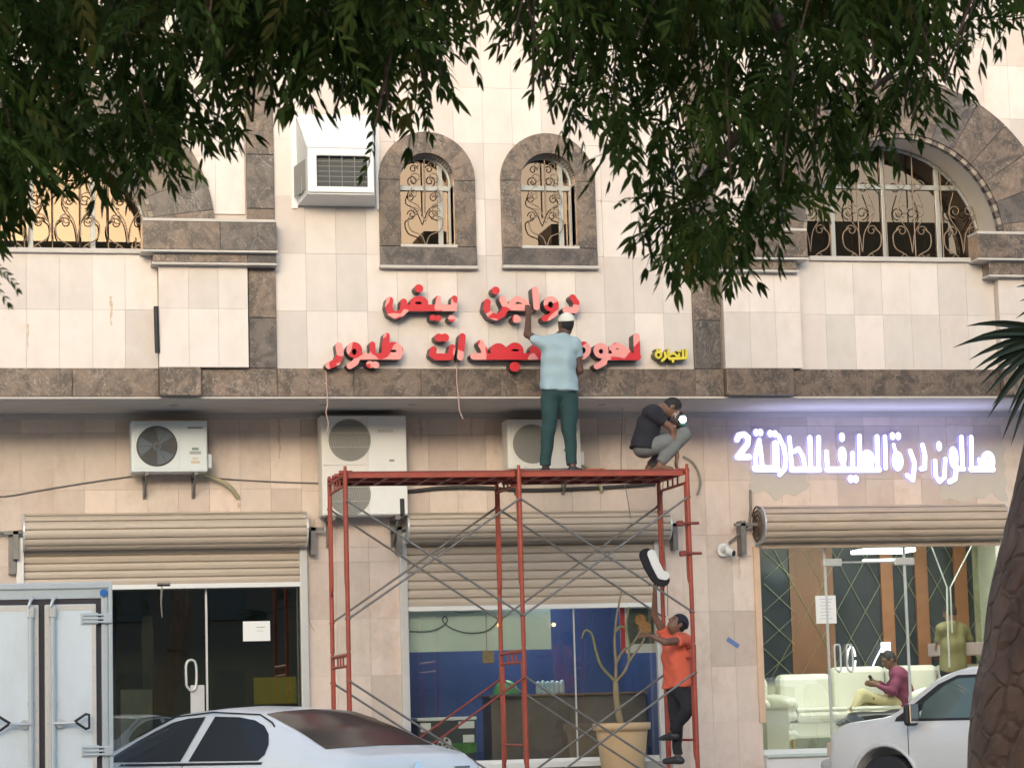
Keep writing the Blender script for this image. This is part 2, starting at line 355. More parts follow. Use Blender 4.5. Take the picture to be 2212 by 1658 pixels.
# ------------------------------------------------------------------ setting
YU, YL = 28.1, 29.55           # plane of the upper wall, of the shop fronts under it
FLOOR, PLINTH = .70, .45
MB().box((-150, -120, -.5), (150, 200, 0)).build('ground', asphalt)['kind'] = 'structure'
MB().box((-14, 12, .001), (30, 27.9, .02)).build('bounce_apron', mat('pale_concrete', (.42, .40, .37), .9, noise=.15, nscale=2, dirt=.5, dcol=(.15, .14, .13), dscale=.8))['kind'] = 'structure'  # unseen pale apron, added to bounce light up under the soffit
s = MB().box((-14, 27.95, .002), (30, YL+.02, PLINTH), bev=.02)
for i in range(36): s.box((-14+i*.6, 27.93, .01), (-14+i*.6+.59, 27.96, PLINTH-.02))
s.build('pavement', pave)['kind'] = 'structure'
MB().box((-14, YL+.03, 0), (30, 40, FLOOR-.002)).build('shop_floor', pave)['kind'] = 'structure'

BLD = thing('shop_building', 'two storey stone clad shop building with arched upper windows and brown marble bands', 'building', (4, YL, 0))
upper = MB()
def PX(u, v, Y=YU): return P(u, v, Y).x
def PZ(u, v, Y=YU): return P(u, v, Y).z
ZB0, ZB1 = PZ(1000, 857), PZ(1000, 797)      # marble band under the first floor
XL, XR = PX(-160, 700), PX(2420, 700); ZT = PZ(1000, -260)

# openings of the upper wall: (cx, cz, radius, zbottom)
def arch(u, v, rpx, vb, Y=YU):
    c = P(u, v, Y); r = P(u+rpx, v, Y).x-c.x
    return [c.x, c.z, r, P(u, vb, Y).z]
A_L = arch(118, 497, 212, 541); A_R = arch(1950, 515, 212, 561)
W1 = arch(920, 391, 58, 531); W2 = arch(1181, 393, 59, 534)
OPEN = [A_L, A_R, W1, W2]
def open_sdf(x, z, A, grow=0):
    cx, cz, r, zb = A; r = r+grow
    circ = np.sqrt((x-cx)**2+(z-cz)**2)-r; rect = np.maximum(np.abs(x-cx)-r, np.maximum(z-cz, zb-grow-z))
    return np.minimum(np.maximum(circ, zb-grow-z), rect)
def wall_f(x, z, g=0):
    f = np.full_like(x, -1.0)
    for A in OPEN: f = np.maximum(f, -open_sdf(x, z, A, g))
    return np.maximum(f, np.maximum(np.maximum(XL-x, x-XR), np.maximum(ZB0-z, z-ZT)))
up_wall = solid2d(wall_f, XL-.05, XR+.05, ZB0-.05, ZT+.05, .03, YU+.022, YU+.30, 'upper_wall', [grout], BLD)
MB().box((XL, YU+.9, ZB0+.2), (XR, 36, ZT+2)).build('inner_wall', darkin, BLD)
MB().box((XL, YU+.1, ZT), (XR, 36, ZT+.3)).box((XL, YU+.3, ZB0+.2), (XR, YU+.9, ZB0+.3)).build('roof_slab', plast, BLD)

# piers / strips
xs = lambda u, v=700: PX(u, v)
PIER = [(xs(341), xs(533)), (xs(1556), xs(1722)), (xs(2150), XR)]
STRIP = [(xs(536), xs(596)), (xs(1495), xs(1553))]
PY = YU-.13
TW, TH = .35, PZ(1000, 674)-PZ(1000, 797)
tile_me = {}
def tile(x0, x1, z0, z1, y, m, nm, par, th=.02):
    g = .0012; wd, ht = x1-x0-2*g, z1-z0-2*g
    if wd < .02 or ht < .02: return
    k = (round(wd, 3), round(ht, 3), m.name)
    if k not in tile_me:
        b = MB().box((0, 0, 0), (wd, th, ht)); me = bpy.data.meshes.new(nm); me.from_pydata(b.v, [], b.f); me.materials.append(m); tile_me[k] = me
    yy = y-random.random()*.0025
    o = link(nm, tile_me[k], par, Vector((x0+g, yy, z0+g))-wl(par)); return o
def occupied(x0, x1):
    for a, b in PIER+STRIP:
        if x1 > a+.01 and x0 < b-.01: return True
segs = [(XL, PIER[0][0]), (STRIP[0][1], STRIP[1][0]), (PIER[1][1], PIER[2][0])]
rows = []; z = ZB1
while z < ZT-.05: rows.append((z, min(z+TH, ZT))); z += TH
corn_z = PZ(450, 575)
def tiles_in(a, b, z0, z1, y, nm='wall_tile'):
    n = max(1, int(round((b-a)/TW))); w_ = (b-a)/n; sh = 0
    for i in range(n):
        x0, x1 = a+i*w_, a+(i+1)*w_
        inside = False; part = False
        if y == YU:
            for A in OPEN:
                gx, gz = np.meshgrid(np.linspace(x0, x1, 7), np.linspace(z0, z1, 9)); v = open_sdf(gx, gz, A)
                if v.max() < 0: inside = True
                elif v.min() < 0: part = A
        if inside: continue
        if part:
            A = part; f = lambda X, Z: np.maximum(np.maximum(np.maximum(x0+.002-X, X-x1+.002), np.maximum(z0+.002-Z, Z-z1+.002)), -open_sdf(X, Z, A))
            solid2d(f, x0, x1, z0, z1, .025, y-random.random()*.002, y+.02, nm, [cream], up_wall)
        else: tile(x0, x1, z0, z1, y, cream, nm, up_wall)
for a, b in segs:
    for z0, z1 in rows: tiles_in(a, b, z0, z1, YU)
for i, (a, b) in enumerate(PIER):
    zt = PZ(450, 575) if i == 0 else (PZ(1650, 588) if i == 1 else PZ(2180, 600))
    bm_ = MB().box((a+.005, PY+.018, ZB1), (b-.005, YU+.05, zt+.02)); bm_.build('pier_core', grout, up_wall)
    zz = ZB1
    while zz < zt-.04:
        tiles_in(a, b, zz, min(zz+TH, zt), PY); zz += TH
    # wall above the cornice, back on the main plane
    zz = PZ(1000, 470)
    while zz < ZT-.05: tiles_in(a, b, zz, min(zz+TH, ZT), YU); zz += TH
def panel(x0, x1, z0, z1, y, y1, m=emp, nm='marble_panel', par=None, bev=.006):
    return MB().box((x0+.0015, y, z0+.0015), (x1-.0015, y1, z1-.0015), bev=bev).build(nm, m, par or BLD)
for a, b in STRIP:
    z = ZB1
    for k in range(9):
        h = .62 if k else PZ(1000, 690)-ZB1
        panel(a, b, z, min(z+h, ZT), YU-.045-.002*(k % 2), YU+.02, emp if k % 3 else empd); z += h
# band
x = XL; k = 0
edges = [XL, xs(-60), xs(155), xs(341), xs(430), xs(596), xs(760), xs(905), xs(1075), xs(1230), xs(1365), xs(1495), xs(1556), xs(1700), xs(1860), xs(2000), xs(2150), xs(2260), XR]
for a, b in zip(edges[:-1], edges[1:]):
    yy = PY-.03 if any(a >= p-.02 and b <= q+.02 for p, q in PIER) else YU-.05
    panel(a, b, ZB0, ZB1, yy, YU+.05, emp); k += 1
# soffit
SB = PZ(1150, 889, YL)
so_ = solid2d(lambda X, Z: np.maximum(np.abs(X)-40, np.abs(Z)-40), XL, XR, 0, .1, 1, 0, 1, 'tmp', [plast]); bpy.data.objects.remove(so_)
MB().box((XL, YU-.03, ZB0-.015), (XR, YL+.1, ZB0-.002)).box((XL, YU-.04, ZB0-.022), (XR, YU-.02, ZB0+.001)).build('soffit', plast, BLD)
dl = MB(); 
for u, v in ((700, 870), (890, 873), (375, 872), (1300, 874)):
    q = P(u, 873, YU+.6); dl.disc((q.x, YU+.6, ZB0-.017), .055, (0, 0, -1), m=0, th=.01)
dl.build('downlight', acmid, BLD)
MB().box((XL, YL-.06, ZB0-.075), (XR, YL-.001, ZB0-.016)).build('soffit_moulding', plast, BLD)

# cornices (three stepped courses) : (x0,x1,vtop,vbot,proj) list
def cornice(u0, u1, v0, v1, proj, ret=0, dark=None, nm='cornice_block'):
    x0 = PX(u0, v1, YU-proj); x1 = PX(u1, v1, YU-proj) if u1 < 2200 else XR
    um = min(u1, 2200); z1 = PZ((u0+um)/2, v0, YU-proj); z0 = PZ((u0+um)/2, v1, YU-proj)
    cuts = [x0, x1] if dark is None else [x0, PX(dark, v1, YU-proj), x1]
    for j in range(len(cuts)-1):
        panel(cuts[j], cuts[j+1], z0+.028, z1-.0, YU-proj, YU+.02, empd if j == 1 else emp, nm)
    MB().box((x0-.012, YU-proj-.012, z0), (x1+.012, YU+.02, z0+.026), bev=.004).build('cornice_edge', ledge, BLD)
    MB().box((x0, YU-proj+.003, z1), (x1, YU+.02, z1+.03)).build('cornice_cap', ledge, BLD)
cornice(308, 598, 478, 545, .28, dark=476); cornice(330, 597, 549, 572, .22, dark=535)
cornice(1500, 1745, 497, 560, .28); cornice(1505, 1722, 563, 587, .22)
cornice(2113, 2400, 505, 562, .28); cornice(2137, 2400, 566, 598, .22)
for a, u0, u1, v in ((A_L, -160, 306, 537), (A_R, 1745, 2112, 556)):
    z1 = PZ((max(0, u0)+u1)/2, v); x0 = PX(u0, v); x1 = PX(u1, v)
    MB().box((x0, YU-.05, z1-.055), (x1, YU+.7, z1), bev=.008).build('window_ledge', ledge, BLD)

# archivolts
def ring(A, r0, r1, n, par, y0=YU-.05, y1=YU+.02, a0=0, a1=math.pi, nm='voussoir', m=None, zmin=None, sub=5):
    cx, cz = A[0], A[1]
    for i in range(n):
        t0 = a0+(a1-a0)*i/n+.002; t1 = a0+(a1-a0)*(i+1)/n-.002; b = MB(); pr = []
        for j in range(sub+1):
            t = t0+(t1-t0)*j/sub; c_, s_ = math.cos(t), math.sin(t)
            pr.append([(cx+r*c_, y, cz+r*s_) for r, y in ((r0, y0), (r1, y0), (r1, y1), (r0, y1))])
        vs = [p for q in pr for p in q]; fs = []
        for j in range(sub):
            o = j*4
            for k in range(4): fs.append((o+k, o+(k+1) % 4, o+4+(k+1) % 4, o+4+k))
        fs += [(3, 2, 1, 0), (sub*4, sub*4+1, sub*4+2, sub*4+3)]
        b.add(vs, fs); b.build(nm, m[i % len(m)] if m else emp, par)
pxm = PX(1106, 600)-PX(1006, 600)
for A in (A_L, A_R):
    R = A[2]
    ring(A, R+.015, R+pxm*1.27, 15, BLD, m=[emp, empd, emp, emp], a0=-.08, a1=math.pi+.08, y0=YU-.06)
    # reveal: cream plaster barrel with checkered dentils on its outer edge
    b = MB(); n = 40; vs = []
    for j in range(n+1):
        t = -.10+(math.pi+.20)*j/n; c_, s_ = math.cos(t), math.sin(t); vs += [(A[0]+(R-.0)*c_, YU+.05, A[1]+R*s_), (A[0]+(R-.005)*c_, YU+.66, A[1]+(R-.005)*s_)]
    b.add(vs, [(2*j, 2*j+1, 2*j+3, 2*j+2) for j in range(n)], sm=True); b.build('arch_reveal', revealm, BLD)
    ring(A, R-.035, R+.03, 48, BLD, y0=YU-.03, y1=YU+.055, nm='dentil', m=[empd, mat('beige_dentil', (.30, .26, .22), .7)], a0=-.06, a1=math.pi+.06, sub=2)

# ---- windows
framem = mat('window_frame_grey', (.38, .40, .40), .4, metal=.2)
def spiral(c, r, a0, turns, n=14, flip=1):
    return [(c[0]+flip*r*(1-.72*k/n)*math.cos(a0+turns*2*math.pi*k/n), c[1]+r*(1-.72*k/n)*math.sin(a0+turns*2*math.pi*k/n)) for k in range(n+1)]
def window(A, yp, cols, transom, grille, parts_r=.011, nm='arched_window'):
    cx, cz, r, zb = A; yg = yp
    f = lambda X, Z: open_sdf(X, Z, A, .01)
    pane = solid2d(f, cx-r-.05, cx+r+.05, zb-.05, cz+r+.05, .03, yg, yg+.006, nm, [winglass], BLD)
    m = MB()
    def bar(x0, x1, z0, z1, d=.03): m.box((x0, yg-d, z0), (x1, yg-.004, z1), bev=.004)
    zt = lambda x: cz+math.sqrt(max(0, r*r-(x-cx)**2))
    bar(cx-r, cx+r, zb, zb+.05)
    for x in cols: bar(x-.028, x+.028, zb+.05, min(transom, zt(x)) if len(cols) > 4 else zt(x)-.01, .027)
    w_ = math.sqrt(max(0, r*r-max(0, transom-cz)**2)); bar(cx-w_, cx+w_, transom-.03, transom+.03, .035)
    n = 26; rim = []
    for j in range(n+1): t = math.pi*j/n; rim.append((cx+(r-.015)*math.cos(t), yg-.015, cz+(r-.015)*math.sin(t)))
    m.tube(rim, .024, 6); m.box((cx-r, yg-.03, zb), (cx-r+.035, yg-.004, cz)); m.box((cx+r-.035, yg-.03, zb), (cx+r, yg-.004, cz))
    m.build('window_frame', framem, pane)
    g = MB()
    def T(pts, rr=parts_r, y=yg-.10):
        pts = [q for q in pts if (q[0]-cx)**2+(max(q[1], cz)-cz)**2 < (r-.01)**2 and q[1] > zb]
        if len(pts) > 1: g.tube([(q[0], y, q[1]) for q in pts], rr*.8, 5, cap=False)
    grille(T, cx, cz, r, zb); g.build('iron_grille', iron, pane)
    return pane
def big_grille(T, cx, cz, r, zb):
    for k in range(-3, 4):
        x = cx+k*r*.29; T([(x, zb+.02), (x, zb+.3), (x, cz), (x, cz+math.sqrt(max(0.01, r*r-(x-cx)**2))-.02)], .012)
    for k in (-2.2, -.72, .72, 2.2):
        x = cx+k*r*.36; z0 = zb+.03
        for s_ in (-1, 1):
            T([(p.x, p.y) for p in spline([(x, z0, 0), (x+s_*.07, z0+.16, 0), (x+s_*.22, z0+.26, 0), (x+s_*.24, z0+.42, 0), (x+s_*.16, z0+.5, 0)], 5)], .011)
            T(spiral((x+s_*.13, z0+.47), .07, 0, 1.2, flip=s_), .009); T(spiral((x+s_*.09, z0+.72), .085, -1.57, 1.3, flip=s_), .009)
            T([(p.x, p.y) for p in spline([(x, z0+.2, 0), (x+s_*.04, z0+.45, 0), (x+s_*.17, z0+.68, 0), (x+s_*.1, z0+.95, 0)], 5)], .009)
            T(spiral((x+s_*.12, z0+1.03), .075, 0, 1.2, flip=s_), .009); T(spiral((x+s_*.1, z0+.13), .055, 1.57, 1.1, flip=-s_), .008)
def small_grille(T, cx, cz, r, zb):
    T([(cx, zb), (cx, zb+.4), (cx, cz+r-.02)], .012)
    for s_ in (-1, 1):
        T([(cx+s_*r*.55, zb), (cx+s_*r*.55, cz+.2)], .008)
        T([(p.x, p.y) for p in spline([(cx, zb+.02, 0), (cx+s_*.05, zb+.14, 0), (cx+s_*.17, zb+.2, 0), (cx+s_*.2, zb+.33, 0), (cx+s_*.1, zb+.38, 0)], 5)], .009)
        T([(p.x, p.y) for p in spline([(cx, zb+.3, 0), (cx+s_*.08, zb+.48, 0), (cx+s_*.19, zb+.55, 0), (cx+s_*.15, zb+.7, 0)], 5)], .008)
        T(spiral((cx+s_*.12, zb+.42), .055, 0, 1.2, flip=s_), .008); T(spiral((cx+s_*.1, cz+.06), .07, -1.57, 1.3, flip=s_), .009)
        T(spiral((cx+s_*.14, zb+.62), .05, 1.57, 1.2, flip=s_), .008); T(spiral((cx+s_*.09, cz+.2), .05, 0, 1.2, flip=-s_), .008)
YP = YU+.62
def shiftA(A): return [A[0], A[1], A[2]-.012, A[3]-.05]
cL = [A_L[0]-.62, A_L[0]+.02, A_L[0]+.62]
ta = PZ(1900, 405, YP)
window(shiftA(A_L), YP, [PX(-70, 450, YP), PX(66, 450, YP), PX(200, 450, YP)], PZ(200, 330, YP), big_grille)
window(shiftA(A_R), YP, [PX(1795, 450, YP), PX(1907, 450, YP), PX(2023, 450, YP)], ta, big_grille)
for W, uu in ((W1, 912), (W2, 1172)):
    cx, cz, r, zb = W
    window([cx, cz, r+.01, zb], YU+.2, [cx+r*.62], PZ(uu, 408, YU+.2), small_grille, .009)
    # marble surround with sill block and pale ledges
    R = pxm*1.03; ring(W, r, R, 9, BLD, y0=YU-.07, m=[emp])
    vb = 576; z0 = PZ(uu, vb); z1 = zb
    panel(cx-R, cx-r, z1-.02, cz-.002, YU-.07, YU+.02); panel(cx+r, cx+R, z1-.02, cz-.002, YU-.07, YU+.02)
    panel(cx-R, cx+R, z0, z1-.022, YU-.08, YU+.02, empd)
    MB().box((cx-R-.01, YU-.10, z0-.035), (cx+R+.01, YU+.01, z0), bev=.006).build('surround_ledge', ledge, BLD)
    MB().box((cx-r-.01, YU-.085, zb-.03), (cx+r+.02, YU+.2, zb+.004), bev=.005).build('window_sill', ledge, BLD)
    b = MB(); n = 30; vs = [(cx+r, YU-.06, zb), (cx+r, YU+.205, zb)]
    for j in range(n+1): t = math.pi*j/n; vs += [(cx+r*math.cos(t), YU-.06, cz+r*math.sin(t)), (cx+r*math.cos(t), YU+.205, cz+r*math.sin(t))]
    vs += [(cx-r, YU-.06, zb), (cx-r, YU+.205, zb)]
    b.add(vs, [(2*j, 2*j+1, 2*j+3, 2*j+2) for j in range(n+2)]); b.build('window_reveal', emp, BLD)

# ------------------------------------------------------------------ lower wall
LW = solid2d(lambda X, Z: np.maximum(XL-X, X-XR), XL, XL+.1, 0, .1, .5, 0, 1, 'tmp', [grout]); bpy.data.objects.remove(LW)
def lx(u, v=1400): return P(u, v, YL).x
def lz(u, v): return P(u, v, YL).z
S1 = (lx(46, 1300), lx(655, 1300), lz(350, 1180)); S2 = (lx(872, 1400), lx(1428, 1400), lz(1150, 1176)); S3 = (lx(1640, 1400), lx(2185, 1400), lz(1900, 1150))
shops = [S1, S2, S3]
lw = MB(); px = XL
for a, b, zt in shops:
    lw.box((px, YL+.015, 0), (a, YL+.35, zt)); px = b
lw.box((px, YL+.015, 0), (XR, YL+.35, S1[2]))
lw.box((XL, YL+.015, min(s_[2] for s_ in shops)), (XR, YL+.30, ZB0+.25))
lower = lw.build('lower_wall', grout, BLD)
def ltiles(a, b, z0, z1):
    n = max(1, int(round((b-a)/.345))); w_ = (b-a)/n; z = z0; first = True
    while z < z1-.03:
        zz = min(z+.66, z1)
        if z1-zz < .1: zz = z1
        for i in range(n): tile(a+i*w_, a+(i+1)*w_, z, zz, YL, pink, 'stone_tile', lower)
        z = zz
px = XL; zt_ = ZB0-.01
for a, b, zt in shops+[(XR, XR, 3)]:
    ltiles(px, a, PLINTH, zt if px != XL else zt); px = b
px = XL
for a, b, zt in shops:
    ltiles(px, a, zt, zt_); ltiles(a, b, zt, zt_); px = b
ltiles(px, XR, 3.2, zt_)

# roller shutters
def shutter(ua, ub, v0, v1, cu0, cu1, vc, slats, m, guides, ybar=None, label=None, open_=False):
    zt = lz((ua+ub)/2, v0); 
    x0, x1 = P(ua, v0, YL-.3).x, P(ub, v0, YL-.3).x; z1 = PZ((ua+ub)/2, v0, YL-.3); z0 = PZ((ua+ub)/2, v1, YL-.3); R = (z1-z0)/2*1.0; cy, cz = YL-.02-R*.72, (z0+z1)/2
    core = MB(); core.tube([(x0-.06, cy, cz), (x1+.06, cy, cz)], .03, 8); root = core.build('roller_shutter', steel, BLD)
    n = 13 if not open_ else 12
    # slats wrapped round the drum, each one a slightly bulged plate
    a_ = -1.05
    while a_ < math.pi*1.02:
        st = .52; b = MB(); pr = []
        for j in range(6):
            t = a_+st*.84*j/5; rr = R*(1+.05*math.sin(math.pi*j/5)); pr.append((cy-rr*math.sin(t), cz+rr*math.cos(t)))
        vs = []; 
        for (yy, zz) in pr: vs += [(x0, yy, zz), (x1, yy, zz)]
        b.add(vs, [(2*j, 2*j+2, 2*j+3, 2*j+1) for j in range(5)], sm=True)
        # lip between slats
        q_ = [(R*.97, a_+st*.84), (R*.86, a_+st*.86), (R*.86, a_+st*.99), (R*1.0, a_+st)]; vs2 = []
        for r2, t in q_: vs2 += [(x0, cy-r2*math.sin(t), cz+r2*math.cos(t)), (x1, cy-r2*math.sin(t), cz+r2*math.cos(t))]
        b.add(vs2, [(2*j, 2*j+2, 2*j+3, 2*j+1) for j in range(3)]); b.build('slat', m, root); a_ += st
    for xx in (x0-.012, x1+.012): MB().disc((xx, cy, cz), R*1.06, (-1 if xx < (x0+x1)/2 else 1, 0, 0), 24, 0, .02).build('end_plate', alu, root)
    # curtain
    if vc:
        cx0, cx1 = lx(cu0), lx(cu1); zb = lz((cu0+cu1)/2, vc); zz = cz; hs = (zz-zb)/slats
        for i in range(slats):
            a0 = zb+hs*i; prof = [(0, 0), (-.014, .10), (-.022, .5), (-.016, .86), (0, .93), (.012, 1)]; vs = []
            for (dy, k) in prof: vs += [(cx0, YL-.03+dy, a0+hs*k), (cx1, YL-.03+dy, a0+hs*k)]
            MB().add(vs, [(2*j, 2*j+1, 2*j+3, 2*j+2) for j in range(5)]).box((cx0, YL-.02, a0), (cx1, YL-.012, a0+hs)).build('slat', m, root)
        MB().box((cx0, YL-.06, zb-.05), (cx1, YL-.01, zb+.005), bev=.006).build('bottom_rail', whitep, root)
    for u in guides:
        xg = lx(u); MB().box((xg-.045, YL-.08, FLOOR-.1), (xg+.045, YL+.01, cz-.02), bev=.008).build('guide_rail', alu, root)
    return root, x0, x1, cy, cz, R
sh1 = shutter(52, 662, 1106, 1182, 52, 652, 1262, 7, shut, (44, 657))
sh2 = shutter(882, 1448, 1103, 1166, 878, 1420, 1306, 9, shut, (873, 1424))
sh3 = shutter(1648, 2172, 1090, 1165, 0, 0, None, 9, shut_r, ())
z = lz(1900, 1175); MB().box((lx(1648), YL-.10, z-.04), (lx(2165), YL-.05, z+.05), bev=.01).build('bottom_rail', shut_r, sh3[0])
# rusty open coil end on the salon shutter
b = MB(); cx_, cy_, cz_, R_ = sh3[1]-.035, sh3[3], sh3[4], sh3[5]
b.tube([(cx_-.01, cy_+r*math.cos(t), cz_+r*math.sin(t)) for t, r in [(k*.35, R_*(.25+.8*k/60)) for k in range(61)]], .011, 5); b.build('coil_end', mat('rusty_coil', (.13, .085, .065), .8, noise=.5, nscale=20), sh3[0])
b = MB(); b.box((cx_-.30, cy_-.02, cz_-.015), (cx_+.02, cy_+.02, cz_+.02)); b.box((cx_-.22, cy_-.02, cz_-.36), (cx_-.16, YL, cz_+.05)); b.build('drum_bracket', steel, sh3[0])
for s_ in (sh1, sh2):
    b = MB()
    for sg, xx in ((-1, s_[1]), (1, s_[2])):
        b.box((xx+sg*.02, s_[3]-.02, s_[4]-.02), (xx+sg*.22, s_[3]+.02, s_[4]+.02)); b.box((xx+sg*.06, s_[3]-.02, s_[4]-.30), (xx+sg*.12, YL, s_[4]+.02))
    mk('tmp', b.v[:8], b.f[:6], steel, s_[0]); bpy.data.objects.remove(bpy.data.objects['tmp'])
    for i in (0, 16): mk('drum_bracket', b.v[i:i+16], [tuple(q-i for q in f) for f in b.f if i <= f[0] < i+16], steel, s_[0])
for u in (26,):
    b = MB().box((lx(u-8, 1180), YL-.1, lz(u, 1240)), (lx(u+8, 1180), YL, lz(u, 1150))); b.tube([(lx(-60, 1150), YL-.08, lz(0, 1153)), (lx(46, 1150), YL-.08, lz(46, 1150))], .02, 6); b.build('drum_bracket', steel, sh1[0])

# shop fronts --------------------------------------------------------
def front(u0, u1, v0, vb, panes, gm, nm='shop_window'):
    z1 = lz((u0+u1)/2, v0); z0 = lz((u0+u1)/2, vb); xs_ = [lx(u) for u in panes]
    root = MB().box((xs_[0]-.03, YL+.08, z0-.06), (xs_[-1]+.03, YL+.14, z0), bev=.005).build(nm, whitep, BLD)
    for a, b in zip(xs_[:-1], xs_[1:]):
        MB().box((a+.004, YL+.105, z0), (b-.004, YL+.113, z1+.1)).build('pane', gm, root)
    return root, z0, z1
f1, g0, g1 = front(250, 650, 1268, 1640, (60, 250, 455, 652), shopglass2)
hx = lx(414, 1455); b = MB(); hz = lz(414, 1457)
b.tube(spline([(hx-.055, YL+.06, hz-.12), (hx-.055, YL+.06, hz+.12), (hx, YL+.06, hz+.175), (hx+.055, YL+.06, hz+.12), (hx+.055, YL+.06, hz-.12), (hx, YL+.06, hz-.175), (hx-.055, YL+.06, hz-.12)], 5), .014, 8)
b.build('door_handle', alu, f1)
MB().box((lx(448)-.012, YL+.09, g0), (lx(448)+.012, YL+.125, g1)).build('door_edge', alu, f1)
MB().box((lx(412), YL+.095, lz(430, 1600)), (lx(442), YL+.118, lz(430, 1478))).build('door_lock_plate', alu, f1)
b = MB(); b.box((lx(340), YL-.06, lz(350, 1266)), (lx(368), YL-.03, lz(350, 1258))); b.tube([(lx(350), YL-.045, lz(350, 1266)), (lx(348), YL-.045, lz(350, 1300)), (lx(350), YL-.05, lz(350, 1333))], [.02, .012, .006], 6); b.build('pull_strap', steel, sh1[0])
f2, h0, h1 = front(880, 1424, 1308, 1638, (878, 1245, 1424), shopglass)
MB().box((lx(1245)-.008, YL+.095, h0), (lx(1245)+.008, YL+.12, h1)).build('door_edge', alu, f2)
f3, k0, k1 = front(1648, 2185, 1180, 1610, (1650, 1795, 1968, 2185), shopglass)
MB().box((lx(1633, 1400), YL-.03, lz(1640, 1560)), (lx(1647, 1400), YL+.10, lz(1640, 1180)), bev=.006).build('door_jamb', mat('orange_wood', (.68, .48, .34), .5, noise=.1), f3)
for u in (1795, 1968): MB().box((lx(u)-.012, YL+.09, k0), (lx(u)+.012, YL+.125, k1)).build('door_edge', alu, f3)
b = MB(); zz = lz(1880, 1212); b.tube([(lx(1800), YL+.09, zz), (lx(1965), YL+.09, zz)], .012, 6)
b.box((lx(1790), YL+.06, zz-.045), (lx(1830), YL+.09, zz+.045), bev=.01); b.box((lx(1945), YL+.06, zz-.045), (lx(1988), YL+.09, zz+.045), bev=.01); b.build('door_closer', alu, f3)
b = MB()
for u in (1812, 1838):
    hx, hz = lx(u), lz(u, 1420); b.tube(spline([(hx-.035, YL+.07, hz-.13), (hx-.035, YL+.07, hz+.13), (hx, YL+.07, hz+.16), (hx+.035, YL+.07, hz+.13), (hx+.035, YL+.07, hz-.13), (hx, YL+.07, hz-.16), (hx-.035, YL+.07, hz-.13)], 4), .013, 8)
b.build('door_handle', alu, f3)
# marble riser in front of the salon, white sill and grey riser at the middle shop
sal = MB().box((lx(1640), YL-.10, PLINTH), (lx(2185), YL+.02, FLOOR-.03), bev=.005).build('salon_riser', mat('white_marble', (.72, .72, .74), .3, noise=.06, nscale=3), BLD)
MB().box((lx(1640), YL-.14, FLOOR-.03), (lx(2185), YL+.12, FLOOR+.004), bev=.006).build('salon_threshold', mat('pale_green_marble', (.5, .58, .53), .25, noise=.06), BLD)
MB().box((lx(866), YL-.03, FLOOR-.06), (lx(1432), YL+.09, FLOOR+.005), bev=.006).build('shop_sill', whitep, BLD)

# rooms
def room(ua, ub, depth, zt, wallm, floorm, ceilm, nm, gap=.16):
    x0, x1 = lx(ua), lx(ub); b = MB(); y0, y1 = YL+gap, YL+depth
    b.box((x0-.1, y1, FLOOR), (x1+.1, y1+.08, zt), 0); b.box((x0-.1, y0, FLOOR), (x0, y1, zt), 0); b.box((x1, y0, FLOOR), (x1+.1, y1, zt), 0)
    b.box((x0-.1, y0, FLOOR), (x1+.1, y1, FLOOR+.01), 1); b.box((x0-.1, y0, zt), (x1+.1, y1, zt+.08), 2)
    return b.build(nm, [wallm, floorm, ceilm], BLD)
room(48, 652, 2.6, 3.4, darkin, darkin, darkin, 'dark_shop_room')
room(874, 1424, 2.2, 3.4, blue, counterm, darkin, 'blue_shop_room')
mirror = mat('dark_mirror_panel', (.035, .042, .048), .15, noise=.4, nscale=1.5)
room(1640, 2330, 3.1, 3.75, mat('salon_wall', (.5, .5, .38), .6, noise=.1), mat('salon_floor_tile', (.65, .66, .6), .2), mat('salon_ceiling', (.7, .7, .66), .7), 'salon_room')
# ------------------------------------------------------------------ signs
def letters(name, strokes, tf, Y, depth, mats, parent, wk, h=.008):
    S = []
    for s_ in strokes:
        if s_[0] == 'l': S.append(('l', [tf(*p) for p in s_[1]], s_[2]*wk/2))
        else: c = tf(s_[1], s_[2]); S.append((s_[0], c, s_[3]*wk, s_[4]*wk))
    def f(X, Z):
        F = np.full_like(X, 9.)
        for s_ in S:
            if s_[0] == 'l':
                for a, b in zip(s_[1][:-1], s_[1][1:]):
                    dx, dz = b[0]-a[0], b[1]-a[1]; L = max(1e-9, dx*dx+dz*dz); t = np.clip(((X-a[0])*dx+(Z-a[1])*dz)/L, 0, 1)
                    F = np.minimum(F, np.hypot(X-a[0]-dx*t, Z-a[1]-dz*t)-s_[2])
            elif s_[0] == 'e': F = np.minimum(F, (np.hypot((X-s_[1][0])/s_[2], (Z-s_[1][1])/s_[3])-1)*min(s_[2], s_[3]))
        for s_ in S:
            if s_[0] == 'h': F = np.maximum(F, -(np.hypot((X-s_[1][0])/s_[2], (Z-s_[1][1])/s_[3])-1)*min(s_[2], s_[3]))
        return F
    pts = [p for s_ in S if s_[0] == 'l' for p in s_[1]]+[s_[1] for s_ in S if s_[0] != 'l']
    m = max([s_[2] for s_ in S if s_[0] == 'l']+[max(s_[2:]) for s_ in S if s_[0] == 'e'])+.02
    return solid2d(f, min(p[0] for p in pts)-m, max(p[0] for p in pts)+m, min(p[1] for p in pts)-m, max(p[1] for p in pts)+m, h, Y-depth, Y-.004, name, mats, parent)
def tf(ox, oy, sc, Y): return lambda x, z: (P(ox+x/sc, oy+z/sc, Y).x, P(ox+x/sc, oy+z/sc, Y).z)
mpp = (P(1206, 760, YU-.1).x-P(1106, 760, YU-.1).x)/100
T6 = tf(647.8, 583, 2.561, YU-.20); K6 = mpp/2.561
T8 = tf(669.4, 610, 4.765, YU-.20); K8 = mpp/4.765
